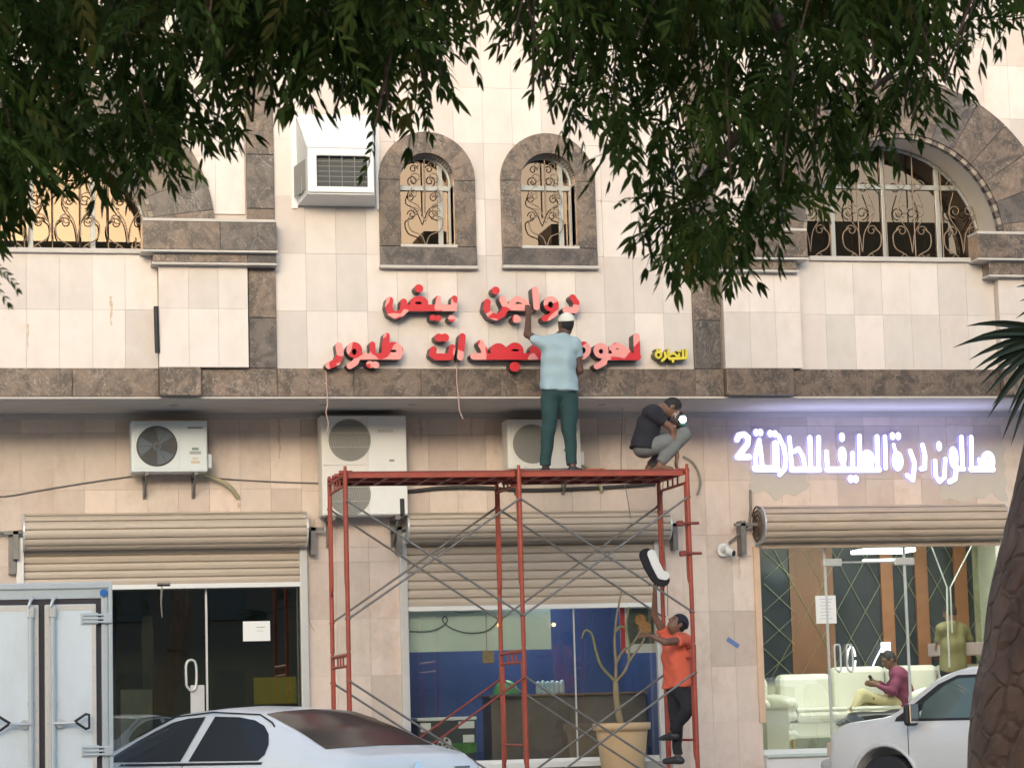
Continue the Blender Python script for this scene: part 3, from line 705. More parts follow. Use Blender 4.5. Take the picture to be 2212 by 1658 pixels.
sign = thing('shop_sign', 'large red arabic lettering in two lines with patches of pink film above the brown band', 'sign', P(1050, 740, YU))
def add_red(nm, st, T, K): return letters(nm, st, T, YU-.003, .20, [redface, redside], sign, K)
add_red('word', [('l', [(820,185),(808,245),(830,312),(880,338),(935,318),(972,285)], 72), ('l', [(965,200),(962,262)], 66), ('l', [(960,262),(1485,262)], 66),
  ('e', 1122, 208, 92, 66), ('h', 1115, 212, 34, 13), ('l', [(1318,165),(1318,250)], 56), ('l', [(1485,165),(1478,255)], 60),
  ('e', 1120, 62, 44, 42), ('e', 1262, 362, 32, 30), ('e', 1318, 368, 32, 30), ('e', 1458, 370, 38, 34)], T8, K8)
add_red('word', [('l', [(1037,178),(1030,215),(1052,250),(1085,262),(1118,245),(1138,208)], 36), ('l', [(1118,162),(1138,205),(1245,207)], 36), ('l', [(1168,182),(1200,158),(1235,172),(1262,205)], 30),
  ('e', 1082, 114, 22, 22), ('e', 1196, 270, 24, 22), ('l', [(1300,110),(1308,205)], 36), ('e', 1388, 188, 42, 42), ('h', 1385, 192, 14, 17),
  ('l', [(1414,195),(1408,240),(1378,262),(1352,268)], 34), ('l', [(1508,152),(1528,180),(1524,222),(1468,222)], 34)], T6, K6)
add_red('word', [('l', [(215,420),(222,465),(205,508),(160,528)], 38), ('e', 300, 442, 42, 42), ('h', 300, 452, 13, 17), ('l', [(322,478),(305,512),(275,530)], 34),
  ('l', [(400,412),(402,470)], 32), ('l', [(338,478),(545,478)], 34), ('l', [(478,365),(466,470)], 36), ('e', 515, 447, 54, 48), ('h', 516, 448, 17, 7), ('e', 386, 522, 21, 19), ('e', 416, 524, 21, 19)], T6, K6)
add_red('word', [('l', [(738,440),(732,466),(752,480),(832,480),(842,430)], 36), ('e', 768, 374, 24, 22), ('e', 800, 374, 24, 22), ('l', [(898,368),(886,482)], 36),
  ('l', [(960,478),(1360,478)], 36), ('l', [(998,405),(1018,440),(1020,475)], 36), ('e', 1098, 448, 46, 42), ('e', 1190, 446, 46, 44), ('h', 1190, 444, 22, 6), ('e', 1188, 535, 29, 26),
  ('e', 1315, 450, 44, 46), ('e', 1375, 462, 30, 34)], T6, K6)
add_red('word', [('e', 1568, 440, 40, 44), ('h', 1566, 444, 13, 17), ('l', [(1568,480),(1520,480)], 30), ('e', 1664, 446, 42, 42), ('h', 1664, 450, 12, 13), ('l', [(1690,480),(1680,512),(1640,532)], 34),
  ('l', [(1690,480),(1868,480)], 36), ('l', [(1722,432),(1752,414),(1800,440),(1836,476)], 30), ('l', [(1735,450),(1790,455)], 26), ('l', [(1860,368),(1864,478)], 36)], T6, K6)
ysign = thing('word_sign', 'small yellow arabic word with dark green sides beside the brown strip', 'sign', P(1448, 767, YU))
letters('word', [('e', 1986, 466, 22, 22), ('h', 1986, 468, 8, 9), ('e', 1978, 438, 7, 7), ('e', 1994, 438, 7, 7), ('l', [(2022,455),(2026,480),(2006,500)], 15), ('l', [(2040,438),(2042,480)], 14), ('l', [(2048,488),(2140,484)], 16),
  ('l', [(2052,466),(2072,458),(2094,480)], 13), ('e', 2066, 503, 8, 7), ('l', [(2100,462),(2100,484)], 12), ('e', 2094, 447, 6, 6), ('e', 2106, 447, 6, 6), ('l', [(2122,442),(2122,484)], 13), ('l', [(2140,440),(2140,484)], 13)], T6, YU-.003, .17, [yelface, yelside], ysign, K6, .006)
T7 = tf(1349.5, 593.8, 2.5675, YL-.06); K7 = mpp*1.05/2.5675
lsign = thing('lit_sign', 'glowing white salon name in tall arabic letters with the digit 2, above the right shutter', 'sign', P(1865, 985, YL))
def add_led(nm, st): return letters(nm, st, T7, YL-.01, .045, [ledm, ledb], lsign, K7*1.0, .008)
add_led('digit', [('l', [(622,912),(632,888),(662,882),(684,902),(680,938),(628,1005)], 32), ('l', [(625,1008),(688,1008)], 32)])
add_led('word', [('l', [(745,915),(722,1010),(726,1070)], 26), ('l', [(722,1072),(845,1074)], 36), ('l', [(835,935),(838,1070)], 40), ('l', [(748,940),(762,1060)], 26), ('e', 728, 872, 16, 20), ('e', 752, 872, 16, 20), ('e', 806, 878, 16, 20), ('e', 832, 880, 16, 20),
  ('l', [(852,890),(880,950),(893,1020),(886,1075),(858,1105)], 26), ('l', [(912,900),(926,1070)], 24), ('l', [(938,978),(962,962),(985,1000),(1000,1070)], 24), ('l', [(925,1078),(1078,1078)], 32), ('l', [(1026,900),(1030,1070)], 27), ('l', [(1074,900),(1074,1070)], 27)])
add_led('word', [('l', [(1118,980),(1122,1070)], 26), ('l', [(1122,1078),(1408,1078)], 32), ('e', 1206, 1000, 26, 50), ('l', [(1210,1010),(1212,1070)], 30), ('e', 1204, 898, 17, 26), ('l', [(1262,985),(1262,1070)], 22), ('e', 1252, 1130, 17, 22), ('e', 1280, 1130, 17, 22),
  ('l', [(1300,892),(1302,1070)], 27), ('e', 1345, 1020, 42, 52), ('l', [(1398,895),(1402,1070)], 27), ('l', [(1442,895),(1446,1070)], 24)])
add_led('word', [('e', 1512, 1030, 34, 56), ('h', 1514, 1010, 5, 8), ('l', [(1490,940),(1505,1000)], 20), ('e', 1484, 892, 16, 22), ('e', 1516, 892, 16, 22), ('l', [(1582,975),(1606,1040),(1600,1110),(1596,1135),(1565,1110)], 26), ('l', [(1650,942),(1664,1000),(1662,1070),(1642,1074)], 26)])
add_led('word', [('l', [(1720,1030),(1722,1110),(1745,1145),(1772,1120),(1776,1020)], 24), ('e', 1742, 948, 17, 28), ('e', 1822, 1010, 28, 62), ('l', [(1838,1060),(1830,1130),(1800,1145)], 28), ('l', [(1850,1074),(1878,1074)], 28), ('l', [(1866,898),(1872,1070)], 26)])
add_led('word', [('l', [(1920,898),(1922,1070)], 26), ('l', [(1920,1076),(2040,1076)], 32), ('e', 2014, 1030, 42, 56), ('h', 2016, 1012, 10, 5), ('l', [(1965,1020),(1968,1070)], 20)])
# repaired plaster patches behind the lit sign
def patch(u0, u1, v0, v1, sd_):
    a, b = P(u0, v1, YL), P(u1, v0, YL); r = np.random.RandomState(sd_); ph = r.rand(8)*6
    f = lambda X, Z: np.maximum(np.abs(X-(a.x+b.x)/2)-(b.x-a.x)/2, np.abs(Z-(a.z+b.z)/2)-(b.z-a.z)/2)+.03*np.sin(X*9+ph[0])+.025*np.sin(X*23+ph[1])+.02*np.sin(Z*31+ph[2])
    solid2d(f, a.x-.1, b.x+.1, a.z-.1, b.z+.1, .02, YL-.008, YL, 'plaster_patch', [mat('patch_plaster', (.56, .52, .47), .9, noise=.05)], lower)
def streak(u0, u1, v0, v1, Y, m, par, sd_):
    a, b = P(u0, v1, Y), P(u1, v0, Y); r = np.random.RandomState(sd_); ph = r.rand(4)*6; w_ = (b.x-a.x)/2; xm = (a.x+b.x)/2
    solid2d(lambda X, Z: np.abs(X-xm-.006*np.sin(Z*30+ph[0]))-w_*(.35+.65*np.clip((Z-a.z)/(b.z-a.z), 0, 1))*(1+.4*np.sin(Z*55+ph[1])), a.x-.03, b.x+.03, a.z, b.z, .008, Y-.0015, Y, 'rust_stain', [m], par)
rust = mat('rust_stain', (.60, .47, .36), .8, noise=.2, nscale=20); rust2 = mat('soot_stain', (.50, .39, .31), .9, noise=.3, nscale=15)
streak(237, 243, 640, 702, YU-.003, rust, up_wall, 1); streak(1723, 1728, 690, 796, YU-.003, rust, up_wall, 2); streak(58, 62, 700, 750, YU-.003, rust, up_wall, 3)
for u0, u1, v0, v1 in ((600, 606, 905, 990), (512, 518, 1085, 1100), (1594, 1598, 1200, 1250), (677, 679, 1120, 1190), (905, 912, 905, 960), (1015, 1020, 900, 950)): streak(u0, u1, v0, v1, YL-.003, rust2 if u0 > 1600 else rust, lower, u0)
patch(1618, 1750, 1010, 1070, 3); patch(2030, 2162, 960, 1075, 5)

# ------------------------------------------------------------------ wall fixtures
def condenser(u0, v0, u1, v1, m, label, blades=True, split=.64):
    Yf = YL-.42; a, b = P(u0, v1, Yf), P(u1, v0, Yf); wx, wz = b.x-a.x, b.z-a.z
    t = thing('outdoor_unit', label, 'air conditioner', (a.x+wx/2, YL, a.z), 'air conditioner units on the lower wall')
    MB().box((a.x, Yf, a.z), (b.x, Yf+.30, b.z), bev=.012).build('casing', m, t)
    xc, zc, R = a.x+wx*.335, a.z+wz*.5, wz*.40
    fr = MB(); q = wz*.44; fr.box((xc-q, Yf-.008, zc-q), (xc+q, Yf+.002, zc+q), bev=.005); fr.build('fan_panel', m, t)
    MB().disc((xc, Yf-.010, zc), R, (0, -1, 0), 32, 0, .004).build('fan_recess', acdark if blades else acmid, t)
    g = MB()
    for k in range(1, 9):
        rr = R*k/8.6; g.tube([(xc+rr*math.cos(q), Yf-.02, zc+rr*math.sin(q)) for q in np.linspace(0, 2*math.pi, 25)], .0028, 4, cap=False)
    for k in range(6): q = math.pi*k/6; g.tube([(xc-R*math.cos(q), Yf-.02, zc-R*math.sin(q)), (xc+R*math.cos(q), Yf-.02, zc+R*math.sin(q))], .003, 4)
    g.build('grille', acmid if not blades else acdark, t)
    if blades:
        f = MB(); f.disc((xc, Yf-.016, zc), R*.2, (0, -1, 0), 16, 0, .01)
        for k in range(3):
            q0 = k*2.094+.5; vs = [(xc+R*.15*math.cos(q0), Yf-.013, zc+R*.15*math.sin(q0))]+[(xc+R*.9*math.cos(q0+d), Yf-.012-.003*d, zc+R*.9*math.sin(q0+d)) for d in (0, .3, .6, .9, 1.15)]
            f.add(vs, [(0, 1, 2), (0, 2, 3), (0, 3, 4), (0, 4, 5)])
        f.build('fan', mat('fan_blue_grey', (.13, .17, .22), .4), t)
    p = MB(); p.box((a.x+wx*.70, Yf-.004, a.z+wz*.04), (a.x+wx*.97, Yf+.001, a.z+wz*.96), bev=.003); p.build('side_panel', m, t)
    for (zz, hh, ww) in ((.84, .035, .2), (.42, .05, .09), (.34, .06, .15), (.24, .03, .08), (.16, .05, .12)):
        MB().box((a.x+wx*.84-wx*ww/2, Yf-.008, a.z+wz*zz), (a.x+wx*.84+wx*ww/2, Yf-.003, a.z+wz*(zz+hh))).build('sticker', mat('sticker', random.choice([(.35, .38, .4), (.2, .3, .25), (.6, .5, .4)]), .5) if zz < .8 else acmid, t)
    MB().box((b.x, Yf+.08, a.z+wz*.08), (b.x+.06, Yf+.24, a.z+wz*.36), bev=.012).build('valve_cover', m, t)
    br = MB()
    for x in (a.x+wx*.2, b.x-wx*.15):
        br = MB(); br.box((x-.02, Yf+.02, a.z-.035), (x+.02, YL, a.z)); br.tube([(x, Yf+.05, a.z-.03), (x, YL-.01, a.z-.26)], .015, 5); br.box((x-.02, YL-.02, a.z-.28), (x+.02, YL, a.z)); br.build('bracket', steel, t)
    return t
condenser(284, 908, 447, 1019, acgrey, 'blue white air conditioner unit with dark fan on brackets above the left shutter')
condenser(1097, 905, 1252, 1012, acbody, 'white air conditioner unit partly hidden behind the standing man', False)
# tall twin fan unit
Yf = YL-.40; a, b = P(697, 1113, Yf), P(877, 896, Yf)
t = thing('outdoor_unit', 'tall cream twin fan air conditioner unit behind the left end of the scaffold', 'air conditioner', (a.x, YL, a.z), 'air conditioner units on the lower wall')
sx = P(795, 1000, Yf).x
MB().box((a.x, Yf+.012, a.z), (b.x, Yf+.33, b.z), bev=.01).build('casing', acbody, t)
MB().box((a.x+.01, Yf, a.z+.01), (sx-.003, Yf+.02, (a.z+b.z)/2-.003), bev=.006).box((a.x+.01, Yf, (a.z+b.z)/2+.003), (sx-.003, Yf+.02, b.z-.01), bev=.006).build('fan_panel', acbody, t)
MB().box((sx+.003, Yf, a.z+.01), (b.x-.005, Yf+.02, b.z-.01), bev=.006).build('side_panel', whitep, t)
for v in (950, 1067):
    q = P(755, v, Yf); R = .248
    MB().disc((q.x, Yf-.002, q.z), R, (0, -1, 0), 36, 0, .01).build('fan_recess', acmid, t)
    g = MB()
    for k in range(1, 9): g.tube([(q.x+R*k/8.5*math.cos(s_), Yf-.012, q.z+R*k/8.5*math.sin(s_)) for s_ in np.linspace(0, 2*math.pi, 25)], .003, 4, cap=False)
    for k in (-.33, .33): g.box((q.x-R*.94, Yf-.016, q.z+k*R-.006), (q.x+R*.94, Yf-.010, q.z+k*R+.006))
    g.build('grille', mat('grille_bars', (.36, .36, .34), .5), t)
q = P(846, 994, Yf); MB().box((q.x-.03, Yf-.004, q.z-.012), (q.x+.03, Yf+.002, q.z+.012), bev=.003).build('grip', acmid, t)
q = P(832, 930, Yf); MB().box((q.x-.09, Yf-.003, q.z-.02), (q.x+.09, Yf+.001, q.z+.02), bev=.002).build('name_plate', alu, t)
br = MB()
for x in (a.x+.12, b.x-.12): br = MB(); br.box((x-.03, Yf+.02, a.z-.05), (x+.03, YL, a.z-.002)); br.box((x-.03, YL-.03, a.z-.35), (x+.03, YL, a.z-.05)); br.tube([(x, Yf+.05, a.z-.05), (x, YL-.02, a.z-.33)], .018, 5); br.build('bracket', steel, t)
b_ = MB().box((P(864, 1110, Yf).x, Yf-.01, P(864, 1112, Yf).z), (P(874, 1110, Yf).x, Yf+.05, P(864, 1076, Yf).z), bev=.01)
tag(b_.build('junction_box', black), 'small black box at the lower right corner of the twin fan unit', 'box')

# window air conditioner box on the upper wall
Yf = YU-.48
t = thing('cooler_cage', 'white metal hood with dark caged window air conditioner on the upper wall', 'air conditioner', (P(715, 440, YU).x, YU, P(715, 440, YU).z))
def quadp(u, v, Y): return tuple(P(u, v, Y))
FL, FR, FT, FB = P(663, 330, Yf).x, P(806, 330, Yf).x, P(730, 322, Yf).z, P(730, 417, Yf).z
BLx, BRx, BT, BB = P(628, 350, YU).x, P(806, 350, YU).x+.02, P(640, 250, YU).z, P(640, 448, YU).z
b = MB()
wi = [P(683, 337, Yf).x, P(792, 337, Yf).x, P(735, 404, Yf).z, P(735, 338, Yf).z]
# sloping top, side, underside, front frame
top = PZ(650, 262, YU)
def slab(q, th, name, m=whitep):
    q = [Vector(p) for p in q]; n = (q[1]-q[0]).cross(q[2]-q[0]).normalized()*th; vs = [p for p in q]+[p+n for p in q]
    return mk(name, vs, [(0, 1, 2, 3), (7, 6, 5, 4), (0, 4, 5, 1), (1, 5, 6, 2), (2, 6, 7, 3), (3, 7, 4, 0)], m, t)
slab([(FL, Yf, FT), (FR, Yf, FT), (BRx, YU-.02, top+.06), (BLx+.06, YU-.02, top+.06)], .02, 'sloping_top')
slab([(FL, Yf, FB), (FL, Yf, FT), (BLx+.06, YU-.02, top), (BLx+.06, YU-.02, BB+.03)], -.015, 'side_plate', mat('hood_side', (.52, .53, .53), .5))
slab([(FR, Yf, FB), (FR, Yf, FT), (BRx-.01, YU-.02, top), (BRx-.01, YU-.02, BB+.03)], .015, 'side_plate', whitep)
slab([(FL, Yf, FB), (FR, Yf, FB), (BRx-.01, YU-.02, BB+.03), (BLx+.06, YU-.02, BB+.03)], -.015, 'bottom_plate', whitep)
fr = MB(); fr.box((FL, Yf-.03, FB-.0), (FR, Yf, wi[2]), bev=.012); fr.box((FL, Yf-.03, wi[3]), (FR, Yf, FT), bev=.012); fr.box((FL, Yf-.03, wi[2]-.01), (wi[0], Yf, wi[3]+.01), bev=.012); fr.box((wi[1], Yf-.03, wi[2]-.01), (FR, Yf, wi[3]+.01), bev=.012)
fr.build('front_frame', whitep, t)
MB().box((wi[0]-.01, Yf+.05, wi[2]-.01), (wi[1]+.01, Yf+.08, wi[3]+.01)).build('cooler_face', acdark, t)
g = MB(); 
for k in range(1, 4): x = wi[0]+(wi[1]-wi[0])*k/4; g.tube([(x, Yf-.01, wi[2]), (x, Yf-.01, wi[3])], .005, 4)
for k in range(1, 6): z = wi[2]+(wi[3]-wi[2])*k/6; g.tube([(wi[0], Yf-.008, z), (wi[1], Yf-.008, z)], .004, 4)
g.build('cage_bar', acmid, t)
MB().box((BLx, YU-.03, BB-.02), (BLx+.07, YU+.005, BT+.1), bev=.008).build('wall_flange', whitep, t); MB().box((BRx, YU-.03, BB-.02), (BRx+.05, YU+.005, BT+.1), bev=.008).build('wall_flange', whitep, t)
q0 = (P(637, 356, Yf+.3), P(655, 412, Yf+.1)); slab([(FL-.004, Yf+.06, FB+.05), (FL-.004, Yf+.06, FT-.10), (FL-.10, Yf+.38, FT-.13), (FL-.10, Yf+.38, FB+.02)], -.006, 'side_vent', acmid)
slab([(BLx+.07, YU-.30, BB+.1), (BLx+.07, YU-.30, BB+.3), (BLx+.07, YU-.05, BB+.3), (BLx+.07, YU-.05, BB+.1)], -.01, 'vent_louvre', acmid)

# cables and hoses
def cable(name, pts, r, m, label, cat='cable', n=6): 
    o = MB().tube(spline([P(*p) for p in pts], 6), r, n).build(name, m); return tag(o, label, cat)
cable('drain_hose', [(425, 1022, YL-.15), (450, 1028, YL-.12), (480, 1040, YL-.1), (500, 1055, YL-.08), (514, 1075, YL-.03)], .026, mat('yellow_insulation', (.42, .39, .26), .8, noise=.15), 'thick yellow insulated hose curving down right of the blue white unit', 'hose')
cable('drain_hose', [(1255, 1000, YL-.15), (1280, 1020, YL-.12), (1293, 1040, YL-.1), (1300, 1062, YL-.03)], .022, MATS['yellow_insulation'], 'short pale insulated hose below the standing man end in a dark tip', 'hose')
cable('conduit', [(880, 1061, YL-.03), (960, 1053, YL-.03), (1050, 1053, YL-.03), (1130, 1058, YL-.03), (1250, 1055, YL-.03), (1340, 1050, YL-.03), (1415, 1044, YL-.03)], .024, mat('black_pipe', (.035, .035, .035), .5), 'black pipe running along the wall just above the middle shutter', 'pipe')
cable('cable', [(-40, 1072, YL-.02), (20, 1070, YL-.02), (100, 1056, YL-.02), (200, 1040, YL-.02), (285, 1028, YL-.02)], .008, steel, 'thin grey cable rising from the left edge to the blue white unit')
cable('cable', [(440, 1030, YL-.02), (520, 1036, YL-.02), (600, 1040, YL-.02), (692, 1043, YL-.02)], .008, steel, 'thin grey cable between the blue white unit and the twin fan unit')
cable('cable', [(1475, 985, YL-.02), (1495, 998, YL-.03), (1508, 1020, YL-.04), (1512, 1045, YL-.03), (1506, 1068, YL-.03)], .016, acmid, 'grey looped hose on the wall right of the scaffold top')
wirem = mat('red_white_wire', (.50, .33, .29), .5)
cable('hanging_wire', [(703, 792, YU-.06), (705, 830, YU-.08), (707, 870, YU-.1), (704, 890, YU-.1), (709, 915, YU-.08), (706, 935, YU-.06)], .007, wirem, 'loose pink wire hanging from the left end of the red lettering')
cable('hanging_wire', [(987, 775, YU-.06), (986, 820, YU-.08), (990, 860, YU-.1), (992, 885, YU-.1), (1000, 905, YU-.1)], .007, wirem, 'loose pink wire hanging below the middle of the red lettering')
cable('hanging_wire', [(1345, 880, YU-.3), (1341, 1010, YL-.5), (1352, 1060, YL-.5), (1362, 1120, YL-.5)], .005, steel, 'thin dark wire hanging under the platform left of the right scaffold frame')
cable('hanging_wire', [(1432, 1040, 27.3), (1428, 1120, 27.4), (1440, 1250, 27.5), (1442, 1330, 27.5)], .005, steel, 'thin wire hanging inside the right scaffold frame')
cable('hanging_wire', [(1502, 1390, YL-.03), (1503, 1480, YL-.03), (1501, 1560, YL-.03)], .004, black, 'thin black wire low on the stone beside the climbing man')
cable('wall_wire', [(662, 1300, YL-.02), (664, 1330, YL-.02), (672, 1350, YL-.02), (680, 1362, YL-.02)], .005, wirem, 'short loose wire end right of the left shutter')
# black tube standing in for a dark gap at the left pier
o = MB().tube([P(337, 662, PY-.02), P(338, 700, PY-.03), P(340, 762, PY-.02)], .028, 8).build('pier_gap_strip', black); tag(o, 'slim black upright strip for the gap at the edge of the left stone pier', 'fitting')
# security camera and arm
q = P(1562, 1187, YL-.05)
t = thing('security_camera', 'white dome and bullet security camera under a thin arm left of the salon', 'camera', (q.x, YL, q.z))
MB().disc((q.x, YL-.07, q.z), .08, (0, -1, 0), 20, 0, .07).build('base', whitep, t)
e = P(1585, 1192, YL-.28); MB().tube([(q.x, YL-.06, q.z), (q.x+.02, YL-.14, q.z+.02), (e.x-.03, YL-.2, e.z+.01)], [.055, .04, .045], 10).tube([(e.x-.05, YL-.2, e.z+.015), (e.x, YL-.26, e.z-.01)], .045, 12).build('camera_body', whitep, t)
MB().disc((e.x+.004, YL-.265, e.z-.012), .035, (.5, -.6, -.12), 14, 0, .01).build('lens', black, t)
o = MB().tube([P(1573, 1172, YL-.05), P(1600, 1150, YL-.1), P(1622, 1128, YL-.15)], .014, 6).tube([P(1618, 1135, YL-.1), P(1621, 1095, YL-.1), P(1620, 1058, YL-.05)], .016, 6).build('pole_bracket', steel); tag(o, 'bent grey steel arm between the security camera and the salon shutter', 'bracket')
q = P(1583, 1387, YL-.01); o = MB().box((-.085, -.004, -.028), (.085, 0, .028)).build('sticker', mat('blue_sticker', (.13, .2, .45), .5)); o.location = (q.x, YL-.001, q.z); o.rotation_euler = (0, math.radians(35), 0); tag(o, 'small blue and white sticker stuck askew on the stone left of the salon', 'sticker')

# ------------------------------------------------------------------ interiors
# left shop
def card(name, u0, v0, u1, v1, Y, m, label, cat, th=.004):
    a, b = P(u0, v1, Y), P(u1, v0, Y); return tag(MB().box((a.x, Y, a.z), (b.x, Y+th, b.z)).build(name, m), label, cat)
nt_ = card('notice', 525, 1340, 583, 1384, YL+.10, paper, 'white paper notice taped inside the dark shop window', 'notice')
a = P(556, 1352, YL); MB().box((a.x, YL+.098, a.z-.01), (a.x+.10, YL+.099, a.z)).box((a.x, YL+.098, a.z-.05), (a.x+.08, YL+.099, a.z-.045)).build('print_line', mat('grey_ink', (.4, .42, .42), .7), nt_)
card('yellow_board', 549, 1460, 640, 1520, YL+.12, yellowb, 'plain yellow board standing behind the dark shop window', 'board', .02)
o = MB().box((lx(262)+0, YL+.25, FLOOR), (lx(332), YL+.45, lz(300, 1487)), bev=.01).build('marble_slab', mat('grey_marble_slab', (.34, .35, .32), .4, noise=.25, nscale=5)); tag(o, 'grey mottled stone slab leaning just inside the dark shop', 'slab')
o = MB().box((lx(318), YL+.9, FLOOR), (lx(345), YL+1.0, lz(330, 1320)), bev=.01).build('display_panel', mat('dark_olive_panel', (.10, .095, .07), .6)); tag(o, 'tall dark olive panel deep inside the dark shop', 'panel')
# blue shop
Yb = YL+.16
pm = card('poster_panel', 880, 1312, 1188, 1408, Yb, frost, 'large pale green frosted panel across the top of the middle shop window', 'panel', .01)
cb = MB(); cb.tube(spline([P(885, 1363, Yb-.02), P(930, 1362, Yb-.02), (P(958, 1350, Yb-.02)), P(966, 1338, Yb-.02), P(960, 1330, Yb-.02), P(956, 1340, Yb-.02), P(975, 1356, Yb-.02), P(1010, 1366, Yb-.02), P(1050, 1362, Yb-.02), P(1075, 1340, Yb-.02), P(1078, 1320, Yb-.02)], 5), .008, 5); tag(cb.build('cable', mat('cable_grey', (.13, .17, .18), .5)), 'dark cable looping across the pale panel in the shop window', 'cable')
cb = MB(); cb.tube(spline([P(970, 1313, Yb-.02), P(995, 1322, Yb-.02), P(1040, 1318, Yb-.02), P(1075, 1308, Yb-.02)], 5), .006, 5); tag(cb.build('cable', MATS['cable_grey']), 'short dark cable sagging at the top edge of the pale panel', 'cable')
ps = card('food_poster', 1341, 1308, 1424, 1410, Yb, paper, 'food poster with red edge and orange dish in the middle shop window', 'poster')
def sub(par, name, u0, v0, u1, v1, Y, m): a, b = P(u0, v1, Y), P(u1, v0, Y); return MB().box((a.x, Y-.002, a.z), (b.x, Y, b.z)).build(name, m, par)
sub(ps, 'red_stripe', 1341, 1308, 1348, 1410, Yb-.002, mat('poster_red', (.5, .02, .03), .5)); sub(ps, 'picture', 1356, 1312, 1410, 1390, Yb-.002, mat('poster_green', (.08, .10, .07), .5, noise=.5, nscale=9))
q = P(1383, 1338, Yb-.006); MB().disc((q.x, Yb-.006, q.z), .07, (0, -1, 0), 9, 0, .002).disc((q.x+.05, Yb-.005, q.z-.1), .09, (0, -1, 0), 7, 0, .002).build('dish', mat('poster_orange', (.55, .26, .08), .5, noise=.5, nscale=25), ps)
x0, x1 = P(1060, 1500, YL+.7).x, P(1400, 1500, YL+.7).x
t = thing('counter', 'brown wooden shop counter behind the middle shop window', 'counter', ((x0+x1)/2, YL+.9, FLOOR))
zt = P(1200, 1497, YL+.7).z
MB().box((x0, YL+.7, FLOOR+.01), (x1, YL+.74, zt-.03)).box((x0, YL+.74, FLOOR+.01), (x0+.03, YL+1.2, zt-.03)).build('front_panel', counterm, t); MB().box((x0-.03, YL+.66, zt-.03), (x1+.03, YL+1.25, zt), bev=.006).build('counter_top', mat('counter_top', (.2, .12, .07), .4), t)
t = thing('freezer', 'white edged display freezer with a football and grass picture in the middle shop', 'freezer', (P(965, 1600, YL+.3).x, YL+.5, FLOOR))
a, b = P(903, 1625, YL+.3), P(1027, 1546, YL+.3)
MB().box((a.x, YL+.3, FLOOR), (b.x, YL+.8, b.z-.04), bev=.01).build('cabinet', mat('freezer_dark', (.05, .06, .07), .4), t); MB().box((a.x-.01, YL+.28, b.z-.04), (b.x+.01, YL+.82, b.z), bev=.01).build('lid', whitep, t)
MB().box((a.x, YL+.294, a.z-.02), (b.x, YL+.299, a.z+.10)).build('grass_picture', mat('grass_print', (.06, .22, .03), .6, noise=.5, nscale=20), t)
q = P(960, 1606, YL+.29); MB().disc((q.x, YL+.288, q.z), .085, (0, -1, 0), 20, 0, .006).build('football_print', mat('ball_white', (.6, .6, .6), .5), t)
g = MB()
for k in range(6): g.disc((q.x+.055*math.cos(k*1.05)*(k > 0), YL+.2865, q.z+.055*math.sin(k*1.05)*(k > 0)), .02, (0, -1, 0), 5, 0, .002)
g.build('ball_patch', black, t)
for (u0, v0, u1, v1) in ((908, 1560, 930, 1580), (990, 1556, 1024, 1572), (1000, 1585, 1024, 1602)): sub(t, 'price_card', u0, v0, u1, v1, YL+.292, paper)
cs = Field(P(1050, 1520, YL+.5)-Vector((.1, .2, .1)), P(1130, 1450, YL+.5)+Vector((.1, .4, .1)), .012)
q = P(1093, 1500, YL+.55); cs.ell((q.x, q.y, q.z-.02), (.17, .11, .20), k=0); cs.cut((0, 0, zt+.004), (0, 0, -1)); tag(cs.mesh('green_bag', mat('green_plastic', (.10, .33, .11), .4)), 'rounded green plastic hood on the shop counter', 'bag')
q = P(1188, 1485, YL+.75); cs = Field(q-Vector((.3, .2, .2)), q+Vector((.3, .2, .25)), .012)
for k in range(6): cs.cap((q.x-.15+.06*k, q.y, zt+.02), (q.x-.15+.06*k, q.y, zt+.13+.01*(k % 2)), .035, .028, k=.01)
tag(cs.mesh('water_bottles', mat('clear_plastic', (.35, .48, .55), .2)), 'shrink wrapped clear water bottles on the shop counter', 'bottles')
q = P(1055, 1415, YL+.12); tag(MB().box((q.x-.07, q.y, q.z-.09), (q.x+.07, q.y+.05, q.z+.06), bev=.015).tube([(q.x-.02, q.y, q.z+.06), (q.x-.02, q.y, q.z+.5)], .004, 4).build('hanging_box', mat('tan_box', (.42, .32, .18), .6, noise=.3, nscale=20)), 'small tan box hanging by a cord inside the middle shop window', 'box')
for (u, v, lb) in ((1196, 1348, 'tiny glowing orange lamp in the blue part of the middle shop'), (1078, 1349, 'tiny glowing orange lamp in front of the pale window panel')):
    q = P(u, v, YL+.155); tag(MB().disc((q.x, q.y, q.z), .022, (0, -1, 0), 10, 0, .02).build('lamp', mat('orange_lamp', (.9, .5, .2), .4, emit=(1, .5, .15), es=2)), lb, 'lamp')
q = P(1236, 1350, YL+.15); tag(MB().tube([P(1238, 1308, YL+.15), P(1240, 1400, YL+.15)], .005, 5).build('hanging_rod', alu), 'thin pale rod hanging in the blue shop window', 'rod')
def area(x, y, z, sx_, sy_, e, col):
    l = bpy.data.lights.new('area_light', 'AREA'); l.shape = 'RECTANGLE'; l.size = sx_; l.size_y = sy_; l.energy = e; l.color = col
    o = bpy.data.objects.new('area_light', l); C.objects.link(o); o.location = (x, y, z); return o
x0 = P(1150, 1400, YL+1).x
area(x0, YL+1.1, 3.3, .6, .3, 16, (.9, .95, 1)).name = 'shop_lamp_light'
tag(MB().box((x0-.3, YL+.95, 3.31), (x0+.3, YL+1.25, 3.38), bev=.01).build('ceiling_lamp', mat('lamp_white', (.9, .9, .9), .4, emit=(.9, .95, 1), es=2)), 'rectangular ceiling lamp inside the middle shop', 'lamp')
# salon ---------------------------------------------------------------
YS = YL+3.05
